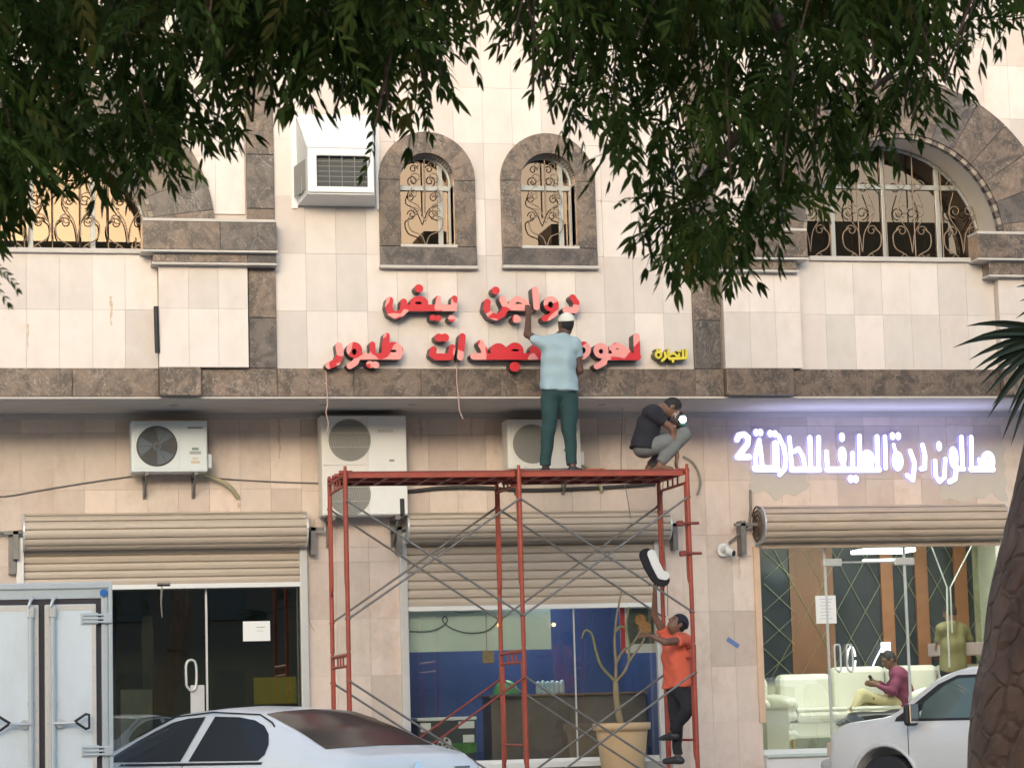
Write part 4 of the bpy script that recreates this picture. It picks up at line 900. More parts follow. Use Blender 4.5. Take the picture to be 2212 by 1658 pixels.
# mirror panels, wooden posts
def wallbox(name, u0, u1, v0, v1, Y, m, th=.05):
    a, b = P(u0, v1, Y), P(u1, v0, Y); return MB().box((a.x, Y, a.z), (b.x, Y+th, b.z)).build(name, m, SAL)
SAL = [o for o in BLD.children if o.name.startswith('salon_room')][0]
for u0, u1 in ((1640, 1714), (1800, 1910), (1930, 1985), (2000, 2095), (2112, 2260)): wallbox('mirror_panel', u0, u1, 1170, 1470, YS, mirror if u0 < 2090 else mat('olive_wall', (.30, .29, .17), .5, noise=.2))
for u0, u1 in ((1714, 1795),): wallbox('wood_panel', u0, u1, 1165, 1475, YS-.02, wood)
for u in (1918, 1993, 2078, 2165): wallbox('wood_post', u-6, u+6, 1165, 1460, YS-.06, mat('orange_brown_wood', (.26, .11, .05), .5, noise=.15))
g = MB(); goldm = mat('gold_strip', (.30, .30, .17), .3, metal=.5)
for u0 in range(1600, 2240, 62):
    for d in (1, -1):
        a = P(u0, 1170, YS-.025); b = P(u0+d*165, 1470, YS-.025)
        if d == -1: a = P(u0+165, 1170, YS-.025); b = P(u0, 1470, YS-.025)
        if 1640 < min(u0, u0+165): g.tube([a, b], .006 if d > 0 else .004, 4)
for v in range(1190, 1470, 70): g.tube([P(1650, v, YS-.025), P(1716, v+62, YS-.025)], .006, 4); g.tube([P(1650, v+60, YS-.025), P(1716, v, YS-.025)], .004, 4)
g.build('diamond_strip', goldm, SAL)
rp = MB(); 
for s_ in ((2010, 2045), (2100, 2052)): rp.tube([P(s_[0], 1175, YL+.6), P(s_[1], 1268, YL+.6)], .009, 6)
rp.tube(spline([P(2045, 1268, YL+.6), P(2046, 1330, YL+.6), P(2050, 1440, YL+.6)], 4), .012, 6); rp.tube([P(2052, 1268, YL+.6), P(2056, 1365, YL+.6)], .010, 6)
tag(rp.build('cord', mat('white_cord', (.65, .68, .65), .6)), 'white Y shaped cord hanging in the right side of the salon window', 'cord')
cx0 = P(1905, 1190, YL+1.2)
tag(MB().box((cx0.x-.32, YL+1.0, cx0.z-.02), (cx0.x+.38, YL+1.5, cx0.z+.03), bev=.01).box((cx0.x-.28, YL+1.1, cx0.z-.13), (cx0.x+.22, YL+1.2, cx0.z-.10), bev=.01).build('ceiling_light', mat('lamp_green_white', (.9, .95, .9), .4, emit=(.85, 1, .92), es=1.1)), 'bright white ceiling light fitting at the top of the salon window', 'lamp')
q9 = P(1900, 960, YL-.5); lg = area(q9.x, YL-.55, q9.z-.1, 3.0, .15, 4.5, (.50, .54, 1)); lg.name = 'sign_glow_fill'; lg.rotation_euler = (math.pi, 0, 0)  # added upward violet fill, standing in for the letters' glow on the soffit
area(cx0.x, YL+1.3, 3.65, 2.4, 1.4, 30, (1, 1, .93)).name = 'salon_lamp_light'
tag(MB().box((cx0.x-1.2, YL+.6, 3.68), (cx0.x+1.2, YL+2.0, 3.74), bev=.01).build('ceiling_lamp', MATS['lamp_green_white']), 'wide glowing ceiling panel hidden above the salon sofas', 'lamp')
nt2 = card('notice', 1763, 1285, 1804, 1346, YL+.095, paper, 'white printed notice taped on the salon door glass', 'notice')
for k in range(7): sub(nt2, 'print_line', 1770+(k % 2)*3, 1292+k*7, 1797-(k % 3)*3, 1294+k*7, YL+.094, mat('grey_blue_ink', (.5, .54, .62), .7))
tag(MB().box(tuple(P(1905, 1408, YS-.1)), tuple(P(1920, 1386, YS-.05)), bev=.005).tube([P(1903, 1400, YS-.08), P(1890, 1425, YS-.08), P(1880, 1450, YS-.08)], .012, 5).build('phone_holder', mat('ring_light', (.9, .9, .9), .4, emit=(.9, .95, 1), es=.7)), 'small glowing screen on a curved stand behind the seated man', 'lamp')
rl = MB().tube([P(1838+9*math.cos(k*.5), 1425+30*math.sin(k*.5), YS-.12) for k in range(13)], .012, 6, cap=False); tag(rl.build('ring_lamp', MATS['ring_light']), 'tall narrow glowing oval lamp against the dark salon wall', 'lamp')

def sofa(u0, u1, vseat, vback, Y, label, step=0):
    x0, x1 = P(u0, vseat, Y).x, P(u1, vseat, Y).x; zs = P((u0+u1)/2, vseat, Y).z; zb = P((u0+u1)/2, vback, Y+.6).z
    t = thing('sofa', label, 'sofa', ((x0+x1)/2, Y+.4, FLOOR), 'cream sofas in the salon')
    zs0 = FLOOR+.16
    MB().box((x0, Y+.02, zs0), (x1, Y+.85, zs-.13), bev=.03).build('base', sofam, t)
    MB().box((x0+.13, Y-.02, zs-.14), (x1-.13, Y+.62, zs), bev=.05).build('seat_cushion', sofam, t)
    n = 1 if step == 1 else 4
    for k in range(n):
        a_, b_ = x0+.1+(x1-x0-.2)*k/n+.006, x0+.1+(x1-x0-.2)*(k+1)/n-.006; dz = .08 if (k == 0 and step < 1) else 0
        MB().box((a_, Y+.60, zs-.04), (b_, Y+.84, zb-dz), bev=.07).build('back_cushion', sofam, t)
        MB().box((a_+.02, Y+.0, zs-.01), (b_-.02, Y+.6, zs+.05), bev=.045).build('seat_cushion', sofam, t)
    for x in (x0+.07, x1-.07):
        f = Field((x-.2, Y-.15, FLOOR), (x+.2, Y+1.0, zs+.4), .02)
        f.cap((x, Y+.03, zs0+.05), (x, Y+.75, zs0+.05), .07, .07, k=.03); f.cap((x, Y+.03, zs-.05), (x, Y+.75, zs), .07, .07, k=.05); f.cap((x, Y+.03, zs+.10), (x, Y+.78, zs+.16), .085, .085, k=.05); f.mesh('armrest', sofam, t)
    for x in (x0+.1, x1-.1):
        for y in (Y+.1, Y+.75): MB().tube([(x, y, FLOOR+.005), (x, y, zs0+.02)], [.02, .035], 8).build('leg', mat('gold_leg', (.5, .35, .12), .3, metal=.6), t)
    return t
sofa(1640, 1712, 1540, 1462, YL+1.25, 'short low cream sofa at the far left of the salon', 1)
sofa(1700, 2200, 1530, 1436, YL+1.75, 'long cream quilted sofa on which the man in maroon sits', .3)
a, b = P(1657, 1600, YL+.6), P(1702, 1528, YL+.6)
t = thing('side_cabinet', 'pale cream cabinet just inside the left of the salon window', 'cabinet', (a.x, YL+.7, FLOOR)); MB().box((a.x, YL+.6, FLOOR+.03), (b.x, YL+1.0, b.z), bev=.01).build('body', mat('cabinet_cream', (.55, .56, .47), .5), t); MB().box((a.x-.01, YL+.59, b.z), (b.x+.01, YL+1.01, b.z+.02)).build('cabinet_top', sofam, t)
a, b = P(1848, 1562, YL+1.0), P(1990, 1532, YL+1.0); f = Field((a.x-.1, YL+.9, a.z-.1), (b.x+.1, YL+1.5, b.z+.1), .02); f.cap((a.x+.06, YL+1.2, (a.z+b.z)/2), (b.x-.06, YL+1.2, (a.z+b.z)/2+.02), .07, .07, fl=3, n=(0, 1, 0)); f.wrinkle(.02, 9)
tag(f.mesh('black_bench', mat('black_leather', (.02, .018, .02), .4)), 'low black padded bench in front of the long sofa', 'bench')
MBt = MB().box((a.x, YL+1.0, FLOOR+.005), (b.x, YL+1.4, a.z), bev=.01); tag(MBt.build('low_table', whitep), 'white low table under the black bench cushion', 'table')
f = Field(P(1975, 1535, YL+1.5)-Vector((.25, .2, .2)), P(2040, 1490, YL+1.5)+Vector((.3, .3, .2)), .02); q = P(2005, 1508, YL+1.6); f.ell((q.x, q.y, q.z), (.28, .09, .15), k=0); tag(f.mesh('cushion', sofam), 'plump cream cushion beside the man in maroon', 'cushion')
q = P(2090, 1398, YL+2.3); tag(MB().box((q.x-.45, YL+2.2, q.z-.10), (q.x+.5, YL+2.6, q.z+.07), bev=.01).build('wall_shelf', mat('mauve_shelf', (.35, .27, .27), .5)), 'pinkish wall shelf at the right of the salon', 'shelf')
# ------------------------------------------------------------------ scaffold
SF, SR = 26.6, 27.75
fu = [(745, 1012), (1120, 1012), (1483, 1010)]
fx = [P(u, v, SF).x for u, v in fu]; ZTOP = PZ(1120, 1016, SF); FH = 1.90
scaf = thing('scaffold', 'rusty red tube scaffold with grey cross braces in front of the middle shop', 'scaffold', (fx[1], SF, 0))
for x in fx:
    for lift in range(2):
        zt = ZTOP-lift*FH; zb = zt-FH+.02; b = MB(); pm = MB()
        r = .024
        for y in (SF, SR):
            b.tube([(x, y, zb), (x, y, zt)], r, 10); b.tube([(x, y, zt-.02), (x, y, zt+.06)], .018, 8)
            sg = 1 if y == SF else -1; yi = y+sg*.10
            b.tube(spline([(x, yi, zt-.14), (x, yi, zt-.7), (x, yi, zt-1.10), (x, yi-sg*.02, zt-1.2), (x, y, zt-1.27)], 4), .014, 7)
            for q in (.42, .78): b.tube([(x, y, zt-q), (x, yi, zt-q)], .011, 6)
            b.tube([(x-.03, y, zt-.30), (x+.03, y, zt-.30)], .012, 6); b.tube([(x-.03, y, zt-1.55), (x+.03, y, zt-1.55)], .012, 6)
        b.tube([(x, SF, zt-.025), (x, SR, zt-.025)], .021, 8); b.tube([(x, SF, zt-.14), (x, SR, zt-.14)], .016, 8)
        for q in (.33, .5, .67): b.tube([(x, SF+(SR-SF)*q, zt-.14), (x, SF+(SR-SF)*q, zt-.02)], .011, 6)
        b.build('frame', redp, scaf)
    b = MB()
    b.tube([(x, SF, ZTOP-FH-1.02), (x, SR, ZTOP-FH-1.02)], .014, 7); b.tube([(x, SF, ZTOP-FH-1.36), (x, SR, ZTOP-FH-1.36)], .014, 7); b.build('rung', redp, scaf)
    jb = MB()
    for y in (SF, SR): jb.tube([(x, y, .01), (x, y, ZTOP-2*FH+.05)], .019, 8); jb.box((x-.075, y-.075, 0), (x+.075, y+.075, .012))
    jb.build('base_jack', steel, scaf)
for i in (0, 1):
    x0, x1 = fx[i], fx[i+1]
    for lift in range(2):
        zt = ZTOP-lift*FH-.30; zb = zt-1.25
        for y in (SF-.03, SR+.03):
            for k, (za, zc) in enumerate(((zt, zb), (zb, zt))):
                yy = y+(.008 if k else -.008); xm, zm = (x0+x1)/2, (za+zc)/2
                MB().tube([(x0, yy, za), (xm, yy, zm-.004), (x1, yy, zc)], .0125, 7).build('cross_brace', redd if (i == 0 and lift == 1 and k == 1) else steel, scaf)
    for yc in (SF+.26, SF+.78):
        b = MB(); b.box((x0+.03, yc-.23, ZTOP-.012), (x1-.03, yc+.23, ZTOP+.008), 1); 
        for y in (yc-.23, yc+.20): b.box((x0+.03, y, ZTOP-.062), (x1-.03, y+.03, ZTOP-.012), 0, bev=.004)
        for k in range(1, 8): xx = x0+(x1-x0)*k/8; b.box((xx-.02, yc-.2, ZTOP-.06), (xx+.02, yc+.2, ZTOP-.012), 1)
        for xx in (x0, x1):
            for y in (yc-.17, yc+.17): b.tube([(xx-.05 if xx == x0 else xx-.09, y, ZTOP-.0), (xx+.09 if xx == x0 else xx+.05, y, ZTOP-.0)], .024, 8)
        b.build('platform_board', [redp if yc < SF+.5 else redd, redd], scaf)  # underside shade painted in: deck, bars and rear lips in darker red
for (x, y, z) in ((fx[2]-.02, SF+.45, PZ(1480, 1130, SF)), (fx[2], SF+.35, PZ(1480, 1195, SF))):
    b = MB(); b.tube([(x-.10, SF-.04, z), (x+.12, SF-.04, z)], .016, 7); b.box((x-.12, SF-.07, z-.03), (x-.06, SF+.02, z+.03), bev=.01); b.build('clamp', redd, scaf)

# ------------------------------------------------------------------ people
def N(v): v = np.array(v, float); return v/np.linalg.norm(v)
def capc(F, a, b, ra, rb, k=.03, n=None, fl=1., clipa=False, clipb=False):
    if not (clipa or clipb): return F.cap(a, b, ra, rb, k, n, fl)
    G = Field.__new__(Field); G.lo, G.h, G.n, G.ax = F.lo, F.h, F.n, F.ax; R = max(ra, rb)*max(1, fl)+k+.02
    a = np.array(a, float); b = np.array(b, float); sl = F._sl(np.minimum(a, b)-R, np.maximum(a, b)+R)
    G.F = np.full(F.n, .2); G.cap(a, b, ra, rb, 0, n, fl); x, y, z = np.meshgrid(*(F.ax[i][sl[i]] for i in range(3)), indexing='ij'); D = G.F[sl]; t = N(b-a)
    if clipb: D = np.maximum(D, (x-b[0])*t[0]+(y-b[1])*t[1]+(z-b[2])*t[2])
    if clipa: D = np.maximum(D, -((x-a[0])*t[0]+(y-a[1])*t[1]+(z-a[2])*t[2]))
    F.blend(sl, D, k)
def person(label, loc, J, sk, shirt, pants, shoe, hair, sleeve=.55, cap_=None, scale=1., hem=.0, h=.0085, seedn=1, loose=1., curl=.6, group=None):
    J = {k: (np.array(v, float) if not isinstance(v, (list, tuple)) or not isinstance(v[0], (list, tuple, np.ndarray, Vector)) else [np.array(q, float) for q in v]) for k, v in J.items()}
    t = thing('person', label, 'person', loc)
    allp = np.array([J['head'], J['pel'], J['chest']]+list(J['sh'])+list(J['el'])+list(J['wr'])+list(J['kn'])+list(J['an'])); lo, hi = allp.min(0)-.27, allp.max(0)+.27
    lat = N(J['sh'][1]-J['sh'][0]); spine = N(J['chest']-J['pel']); nf = N(np.cross(spine, lat)); S = scale
    face, up = N(J['face']), N(J['up']); up = N(up-face*(up@face)); side = np.cross(face, up)
    def torso(F, g, k=.05, clip=False):
        s0, s1 = J['sh']; p = J['pel']; c = J['chest']; hl = N(J['hip'][1]-J['hip'][0])
        F.cap(s0+lat*.02, s1-lat*.02, .058*S+g, .058*S+g, k)
        mid = (s0+s1)/2
        F.cap(mid*.8+c*.2+lat*.07, c+lat*.06, .098*S+g, .098*S+g, k, nf, .95); F.cap(mid*.8+c*.2-lat*.07, c-lat*.06, .098*S+g, .098*S+g, k, nf, .95)
        w_ = p+(c-p)*.35
        F.cap(c+lat*.045, w_+hl*.045, .105*S+g, .092*S+g, k, nf, .95); F.cap(c-lat*.045, w_-hl*.045, .105*S+g, .092*S+g, k, nf, .95)
    def hips(F, g, k=.04):
        p = J['pel']; hl = N(J['hip'][1]-J['hip'][0]); w_ = p+(J['chest']-p)*.35
        F.cap(w_+hl*.045, p+hl*.06, .093*S+g, .102*S+g, k); F.cap(w_-hl*.045, p-hl*.06, .093*S+g, .102*S+g, k)
    B = Field(lo, hi, h)
    B.ell(J['head'], (.072, .092, .112), face, up, 0); B.ell(J['head']-up*.055+face*.022, (.052, .062, .062), face, up, .03)
    B.cap(J['head']+face*.088+up*.01, J['head']+face*.108-up*.022, .010, .015, .015); B.ell(J['head']+face*.07+up*.028, (.05, .02, .012), face, up, .015)
    B.ell(J['head']+face*.085-up*.055, (.025, .012, .010), face, up, .008)
    for s_ in (-1, 1): B.ell(J['head']+side*s_*.074-face*.005-up*.005, (.012, .022, .032), face, up, .008)
    B.cap(J['head']-up*.07-face*.015, J['neck'], .052*S, .06*S, .03)
    B.cap(J['neck'], J['sh'][0]*.75+J['neck']*.25, .055, .05, .04); B.cap(J['neck'], J['sh'][1]*.75+J['neck']*.25, .055, .05, .04)
    torso(B, -.012); hips(B, -.012)
    for i in (0, 1):
        B.cap(J['sh'][i], J['el'][i], .05*S, .038*S, .03); B.cap(J['el'][i], J['wr'][i], .039*S, .026*S, .015)
        d = N(J['hd'][i]); pn = N(J['pn'][i]) if 'pn' in J else N(np.cross(d, lat)+1e-4); ls = N(np.cross(d, pn)); w_ = J['wr'][i]; c = w_+d*.045
        B.cap(w_, c+ls*.012+d*.035, .026, .03, .02, pn, .55); B.cap(w_, c-ls*.012+d*.035, .026, .03, .02, pn, .55)
        for q, L in zip((-1.5, -.5, .5, 1.5), (.062, .078, .082, .07)):
            a = c+d*.045+ls*q*.0195; m_ = a+(d+pn*curl*.5)*L*.5; e = m_+(d*(1-curl)+pn*curl)*L*.5; B.cap(a-d*.02, m_, .0105, .0098, .004); B.cap(m_, e, .0098, .0085, .004)
        a = w_+d*.025-ls*.03; m_ = a-ls*.025+d*.03+pn*.012; B.cap(a, m_, .014, .0115, .008); B.cap(m_, m_+d*.028+pn*.015, .0115, .0095, .004)
        B.cap(J['hip'][i], J['kn'][i], .078*S, .052*S, .03); B.cap(J['kn'][i], J['an'][i], .054*S, .036*S, .03)
        td = N(J['toe'][i]); B.cap(J['an'][i]-np.array((0, 0, .03)), J['an'][i]-np.array((0, 0, .05))+td*.13, .036, .026, .02); B.cap(J['an'][i]-np.array((0, 0, .03)), J['an'][i]-np.array((0, 0, .05))-td*.03, .036, .028, .02)
    B.mesh('body', sk, t)
    for s_ in (-1, 1):
        e = J['head']+face*.084+side*s_*.03+up*.012; E = MB(); E.disc(tuple(e), .011, tuple(face), 8, 0, .004); E.build('eye', mat('eye_dark', (.03, .02, .02), .2) if 'eye_dark' not in MATS else MATS['eye_dark'], t)
    # shirt
    F = Field(lo, hi, .0105); torso(F, .016*loose)
    p = J['pel']; c = J['chest']; hl = N(J['hip'][1]-J['hip'][0]); e0 = p+N(c-p)*(.0-hem)
    for q in (-1, 1): capc(F, c+lat*q*.05, e0+hl*q*.058, .108*S+.014*loose, .108*S+.034*loose, .04, nf, .98, clipb=True)
    for i in (0, 1): capc(F, J['sh'][i]-(J['el'][i]-J['sh'][i])*.05, J['sh'][i]+(J['el'][i]-J['sh'][i])*min(1, sleeve), .066*S, .058*S+.006*loose, .03, clipb=sleeve < 1)
    if sleeve >= 1:
        for i in (0, 1): capc(F, J['el'][i], J['el'][i]+(J['wr'][i]-J['el'][i])*.93, .056, .038, .02, clipb=True)
    F.cap(J['neck']-spine*.025, J['neck']-spine*.06, .060, .08, .03)
    for i in (0, 1): F.cap(J['neck']-spine*.022, J['sh'][i]*.75+J['neck']*.25, .064, .062, .04)
    F.wrinkle(.024, 14, seedn); F.mesh('shirt', shirt, t)
    # trousers
    F = Field(lo, hi, .0105); hips(F, .014); F.cut(p+(c-p)*.28, c-p)
    for i in (0, 1):
        F.cap(J['hip'][i], J['kn'][i], .098*S, .066*S+.004*loose, .035); capc(F, J['kn'][i], J['kn'][i]+(J['an'][i]-J['kn'][i])*.96, .067*S+.004*loose, .056*S, .03, clipb=True)
    F.wrinkle(.026, 13, seedn+5); F.mesh('trousers', pants, t)
    if shoe:
        for i in (0, 1):
            F = Field(J['an'][i]-.25, J['an'][i]+.25, .0095); td = N(J['toe'][i]); a = J['an'][i]
            F.cap(a-(0, 0, .035), a-np.array((0, 0, .052))+td*.15, .045, .034, .03); F.cap(a-(0, 0, .035), a-np.array((0, 0, .05))-td*.04, .044, .036, .03); F.cut(a-np.array((0, 0, .088)), (0, 0, -1)); F.mesh('shoe', shoe, t)
    # hair
    F = Field(J['head']-.2, J['head']+.2, .008); F.ell(J['head']+up*.014-face*.012, (.080, .098, .112), face, up, 0); F.cut(J['head']+face*.058+up*.03, face*1.0-up*.55); F.cut(J['head']-up*.05, -up+face*.2); F.wrinkle(.004, 60, 3); F.mesh('hair', hair, t)
    if cap_:
        F = Field(J['head']-.2, J['head']+.2, .008); F.ell(J['head']+up*.03-face*.02, (.089, .107, .104), face, up, 0); F.cut(J['head']+up*.035-face*.02, -up+face*.25*(1 if cap_[1] else 0)-face*.12); F.mesh('cap', cap_[0], t)
    return t
def M3(*ps): return [tuple(q) for q in ps]
shirt1 = mat('light_blue_cloth', (.31, .42, .47), .85, noise=.08, nscale=4, bump=.6, bscale=16)
pants1 = mat('dark_green_cloth', (.018, .055, .058), .85, noise=.2, nscale=5, bump=.6, bscale=14)
darkcl = mat('black_cloth', (.016, .016, .022), .9)
greycl = mat('grey_cloth', (.17, .18, .18), .9, noise=.15, nscale=5, bump=.6, bscale=14)
orange = mat('orange_cloth', (.66, .125, .07), .85, noise=.12, nscale=6, bump=.6, bscale=15)
jeans = mat('dark_jeans', (.022, .022, .027), .9, noise=.2, nscale=6)
maroon = mat('maroon_cloth', (.17, .03, .075), .85, noise=.15, nscale=8)
khaki = mat('khaki_cloth', (.50, .44, .25), .85, noise=.05)
capw = mat('white_cap', (.66, .66, .60), .85, bump=.2, bscale=150)
shoed = mat('dark_shoe', (.03, .03, .035), .5)
YM = 27.28
pz = ZTOP+.012
def Q(u, v, dy=0, Y=YM): return tuple(P(u, v, Y+dy))
ft = lambda u, dy: (P(u, 1000, YM+dy).x, YM+dy, pz+.088)
J1 = dict(head=Q(1221, 700, .02), face=(-.45, .85, .22), up=(-.05, -.2, 1), neck=Q(1212, 728, 0), sh=M3(Q(1171, 742, .04), Q(1243, 748, .0)), el=M3(Q(1139, 722, .20), Q(1252, 800, .02)),
  wr=M3(Q(1141, 679, .42), Q(1246, 806, .24)), hd=[(.10, .45, .9), (-.3, .9, .1)], pn=[(.1, .9, -.3), (0, .2, 1)], chest=Q(1207, 782, .01), pel=Q(1206, 845, .0), hip=M3(Q(1187, 862, 0), Q(1227, 862, 0)),
  kn=M3(Q(1183, 928, -.01), Q(1229, 928, -.0)), an=M3(ft(1178, .0), ft(1236, -.06)), toe=[(-.1, 1, 0), (.85, .55, 0)])
person('man from behind in pale blue shirt, green trousers and white cap standing on the platform', (J1['pel'][0], YM, pz), J1, skin, shirt1, pants1, shoed, hairm, .5, (capw, 0), 1.1, hem=.0, seedn=2, loose=1.25)
# rag in his raised hand
q = Q(1146, 664, .50)
YC = 27.05
def Qc(u, v, dy=0): return tuple(P(u, v, YC+dy))
zc = lambda u, v, dy: (P(u, v, YC+dy).x, YC+dy, pz+.075)
J2 = dict(head=Qc(1450, 880, -.02), face=(.42, -.05, -.9), up=(.9, .0, .42), neck=Qc(1432, 884, 0), sh=M3(Qc(1408, 893, -.17), Qc(1412, 890, .17)), el=M3(Qc(1452, 925, -.20), Qc(1462, 918, .20)),
  wr=M3(Qc(1462, 985, -.16), Qc(1472, 914, .05)), hd=[(-.15, .1, -1), (.2, .3, .5)], pn=[(1, 0, 0), (-1, 0, .2)], chest=Qc(1400, 922, 0), pel=Qc(1390, 967, .0), hip=M3(Qc(1393, 968, -.10), Qc(1393, 966, .10)),
  kn=M3(Qc(1478, 940, -.17), Qc(1474, 936, .20)), an=M3(zc(1424, 995, -.15), zc(1400, 995, .18)), toe=[(1, -.25, -.05), (.9, .2, 0)])
person('barefoot man in black shirt and grey trousers squatting at the right end of the platform', (J2['pel'][0], YC, pz), J2, skin2, darkcl, greycl, None, hairm, .6, None, 1.0, hem=.02, seedn=8, loose=1.3)
q = P(1473, 906, YC-.02); hl_ = MB().disc((q.x, q.y-.03, q.z), .038, (-.1, -1, -.05), 18, 0, .03); tag(hl_.build('flashlight', mat('flash_white', (1, 1, 1), .3, emit=(.95, 1, .93), es=9)), 'small lamp shining bright white in the hand of the squatting man', 'lamp')
tag(MB().box((q.x-.035, q.y-.02, q.z-.07), (q.x+.035, q.y+.01, q.z+.05), bev=.008).build('phone', mat('green_phone', (.02, .12, .10), .4)), 'dark green handset behind the shining lamp of the squatting man', 'phone')
q = P(1290, 1008, YM-.05)
dt = thing('power_drill', 'small orange and black power drill lying on the platform between the two men', 'drill', (q.x, q.y, pz))
MB().tube([(q.x-.14, q.y, pz+.035), (q.x+.06, q.y, pz+.035), (q.x+.12, q.y, pz+.03)], [.03, .034, .014], 10).build('body', mat('drill_orange', (.5, .12, .02), .5), dt); MB().box((q.x-.02, q.y-.16, pz+.005), (q.x+.03, q.y, pz+.045), bev=.01).build('handle', black, dt)
MB().tube([(q.x+.10, q.y, pz+.032), (q.x+.21, q.y, pz+.03)], .009, 6).build('bit', steel, dt)
# climbing man
YK = 27.02
def Qk(u, v, dy=0): return tuple(P(u, v, YK+dy))
J3 = dict(head=Qk(1462, 1347, -.02), face=(-.72, -.25, .62), up=(.55, .1, .8), neck=Qk(1463, 1374, .02), sh=M3(Qk(1478, 1382, -.16), Qk(1440, 1380, .14)), el=M3(Qk(1436, 1386, -.42), Qk(1413, 1328, .12)),
  wr=M3(Qk(1406, 1372, -.36), Qk(1414, 1280, .02)), hd=[(-1, .0, .1), (.05, .1, 1)], pn=[(0, .3, -1), (1, 0, .2)], chest=Qk(1461, 1420, 0), pel=Qk(1466, 1482, .0), hip=M3(Qk(1474, 1488, -.07), Qk(1458, 1488, .07)),
  kn=M3(Qk(1484, 1530, -.22), Qk(1460, 1550, .06)), an=M3(Qk(1453, 1580, -.02), Qk(1464, 1632, .08)), toe=[(-.5, .6, -.1), (-.7, .5, 0)])
person('man in an orange shirt and black jeans climbing the right scaffold frame, arm stretched up', (J3['pel'][0], YK, 0), J3, skin2, orange, jeans, shoed, hairm, .42, (mat('dark_cap', (.02, .018, .035), .8), 1), .97, hem=.0, seedn=4, loose=1.25)
ll = thing('channel_letter', 'loose white and black sign letter held up beside the right scaffold frame', 'sign letter', Qk(1410, 1260))
Tk = lambda x, z: (P(2400/1.8525+x/3.164, 2100/1.8525+z/3.164, YK-.1).x, P(2400/1.8525+x/3.164, 2100/1.8525+z/3.164, YK-.1).z)
letters('letter_shell', [('l', [(322, 205), (350, 275), (395, 350), (430, 372)], 88)], Tk, YK-.04, .07, [darkcl, darkcl], ll, mpp/3.164, .01)
letters('letter_face', [('l', [(348, 198), (372, 262), (412, 340), (440, 345)], 56)], Tk, YK-.115, .02, [whitep, whitep], ll, mpp/3.164, .01)
# seated man
YSM = YL+1.95
def Qs(u, v, dy=0): return tuple(P(u, v, YSM+dy))
J4 = dict(head=Qs(1919, 1424, 0), face=(-.92, -.15, -.38), up=(-.25, 0, 1), neck=Qs(1932, 1446, 0), sh=M3(Qs(1940, 1457, -.16), Qs(1942, 1454, .16)), el=M3(Qs(1926, 1492, -.22), Qs(1920, 1488, .18)),
  wr=M3(Qs(1894, 1478, -.10), Qs(1896, 1474, .05)), hd=[(-1, .3, .2), (-1, -.2, .2)], pn=[(0, 1, .2), (0, -1, .2)], chest=Qs(1945, 1482, 0), pel=Qs(1955, 1518, .0), hip=M3(Qs(1948, 1522, -.09), Qs(1948, 1522, .09)),
  kn=M3(Qs(1862, 1500, -.06), Qs(1862, 1514, .08)), an=M3(Qs(1828, 1549, -.20), Qs(1858, 1575, .05)), toe=[(-.85, -.3, -.25), (-1, 0, 0)])
person('man in maroon shirt and khaki trousers sitting on the cream sofa looking at a phone', (J4['pel'][0], YSM, FLOOR), J4, skin2, maroon, khaki, shoed, hairm, 1.0, None, .95, hem=.02, seedn=6, loose=2.2)
q = Qs(1885, 1466, -.05); tag(MB().tube([(q[0]-.05, q[1], q[2]+.05), (q[0]+.02, q[1], q[2]-.06)], .022, 6).build('phone', black), 'dark phone in the hands of the man in maroon', 'phone')
YV = YL+2.2
def Qv(u, v, dy=0): return tuple(P(u, v, YV+dy))
J5 = dict(head=Qv(2050, 1322), face=(-.5, .8, -.3), up=(-.1, .2, 1), neck=Qv(2056, 1345), sh=M3(Qv(2030, 1358, -.05), Qv(2084, 1360, .05)), el=M3(Qv(2024, 1400, .1), Qv(2100, 1402, .1)), wr=M3(Qv(2030, 1420, .3), Qv(2070, 1420, .3)), hd=[(0, 1, 0), (0, 1, 0)],
  chest=Qv(2058, 1392), pel=Qv(2058, 1450), hip=M3(Qv(2046, 1455), Qv(2070, 1455)), kn=M3(Qv(2046, 1520), Qv(2070, 1520)), an=M3(Qv(2046, 1580), Qv(2070, 1580)), toe=[(0, 1, 0), (0, 1, 0)])
person('person in a yellowish shirt standing at the back right of the salon', (J5['pel'][0], YV, FLOOR), J5, skin2, mat('yellow_cloth', (.16, .14, .065), .85), darkcl, None, hairm, .6, None, .95, h=.012, seedn=11)

# ------------------------------------------------------------------ potted plumeria
q = P(1342, 1560, YL-.62); zr = q.z; R = .335
t = thing('potted_tree', 'bare branched young tree in a large beige plastic pot in front of the middle shop', 'potted tree', (q.x, q.y, PLINTH))
b = MB(); n = 36; prof = [(R*.62, PLINTH+.002), (R*.70, PLINTH+.06), (R*.88, zr-.12), (R*.90, zr-.085), (R, zr-.08), (R*1.02, zr-.01), (R*.99, zr), (R*.90, zr), (R*.86, zr-.06), (.001, zr-.07)]
vs = [(q.x+r*(1+(.012*math.cos(18*2*math.pi*k/n) if 1 <= j <= 2 else 0))*math.cos(2*math.pi*k/n), q.y+r*math.sin(2*math.pi*k/n), z) for j, (r, z) in enumerate(prof) for k in range(n)]
b.add(vs, [(j*n+k, j*n+(k+1) % n, (j+1)*n+(k+1) % n, (j+1)*n+k) for j in range(len(prof)-1) for k in range(n)], sm=True); b.build('pot', mat('beige_plastic', (.60, .43, .25), .6, noise=.04, dirt=.2, dcol=(.4, .3, .2)), t)
MB().disc((q.x, q.y, zr-.065), R*.86, (0, 0, 1), 24, 0, .01).build('soil', mat('soil', (.06, .045, .03), 1), t)
bark = mat('grey_green_bark', (.26, .21, .13), .8, noise=.2, nscale=15); bark2 = mat('green_stem', (.22, .22, .11), .8, noise=.2, nscale=15)
yq = q.y
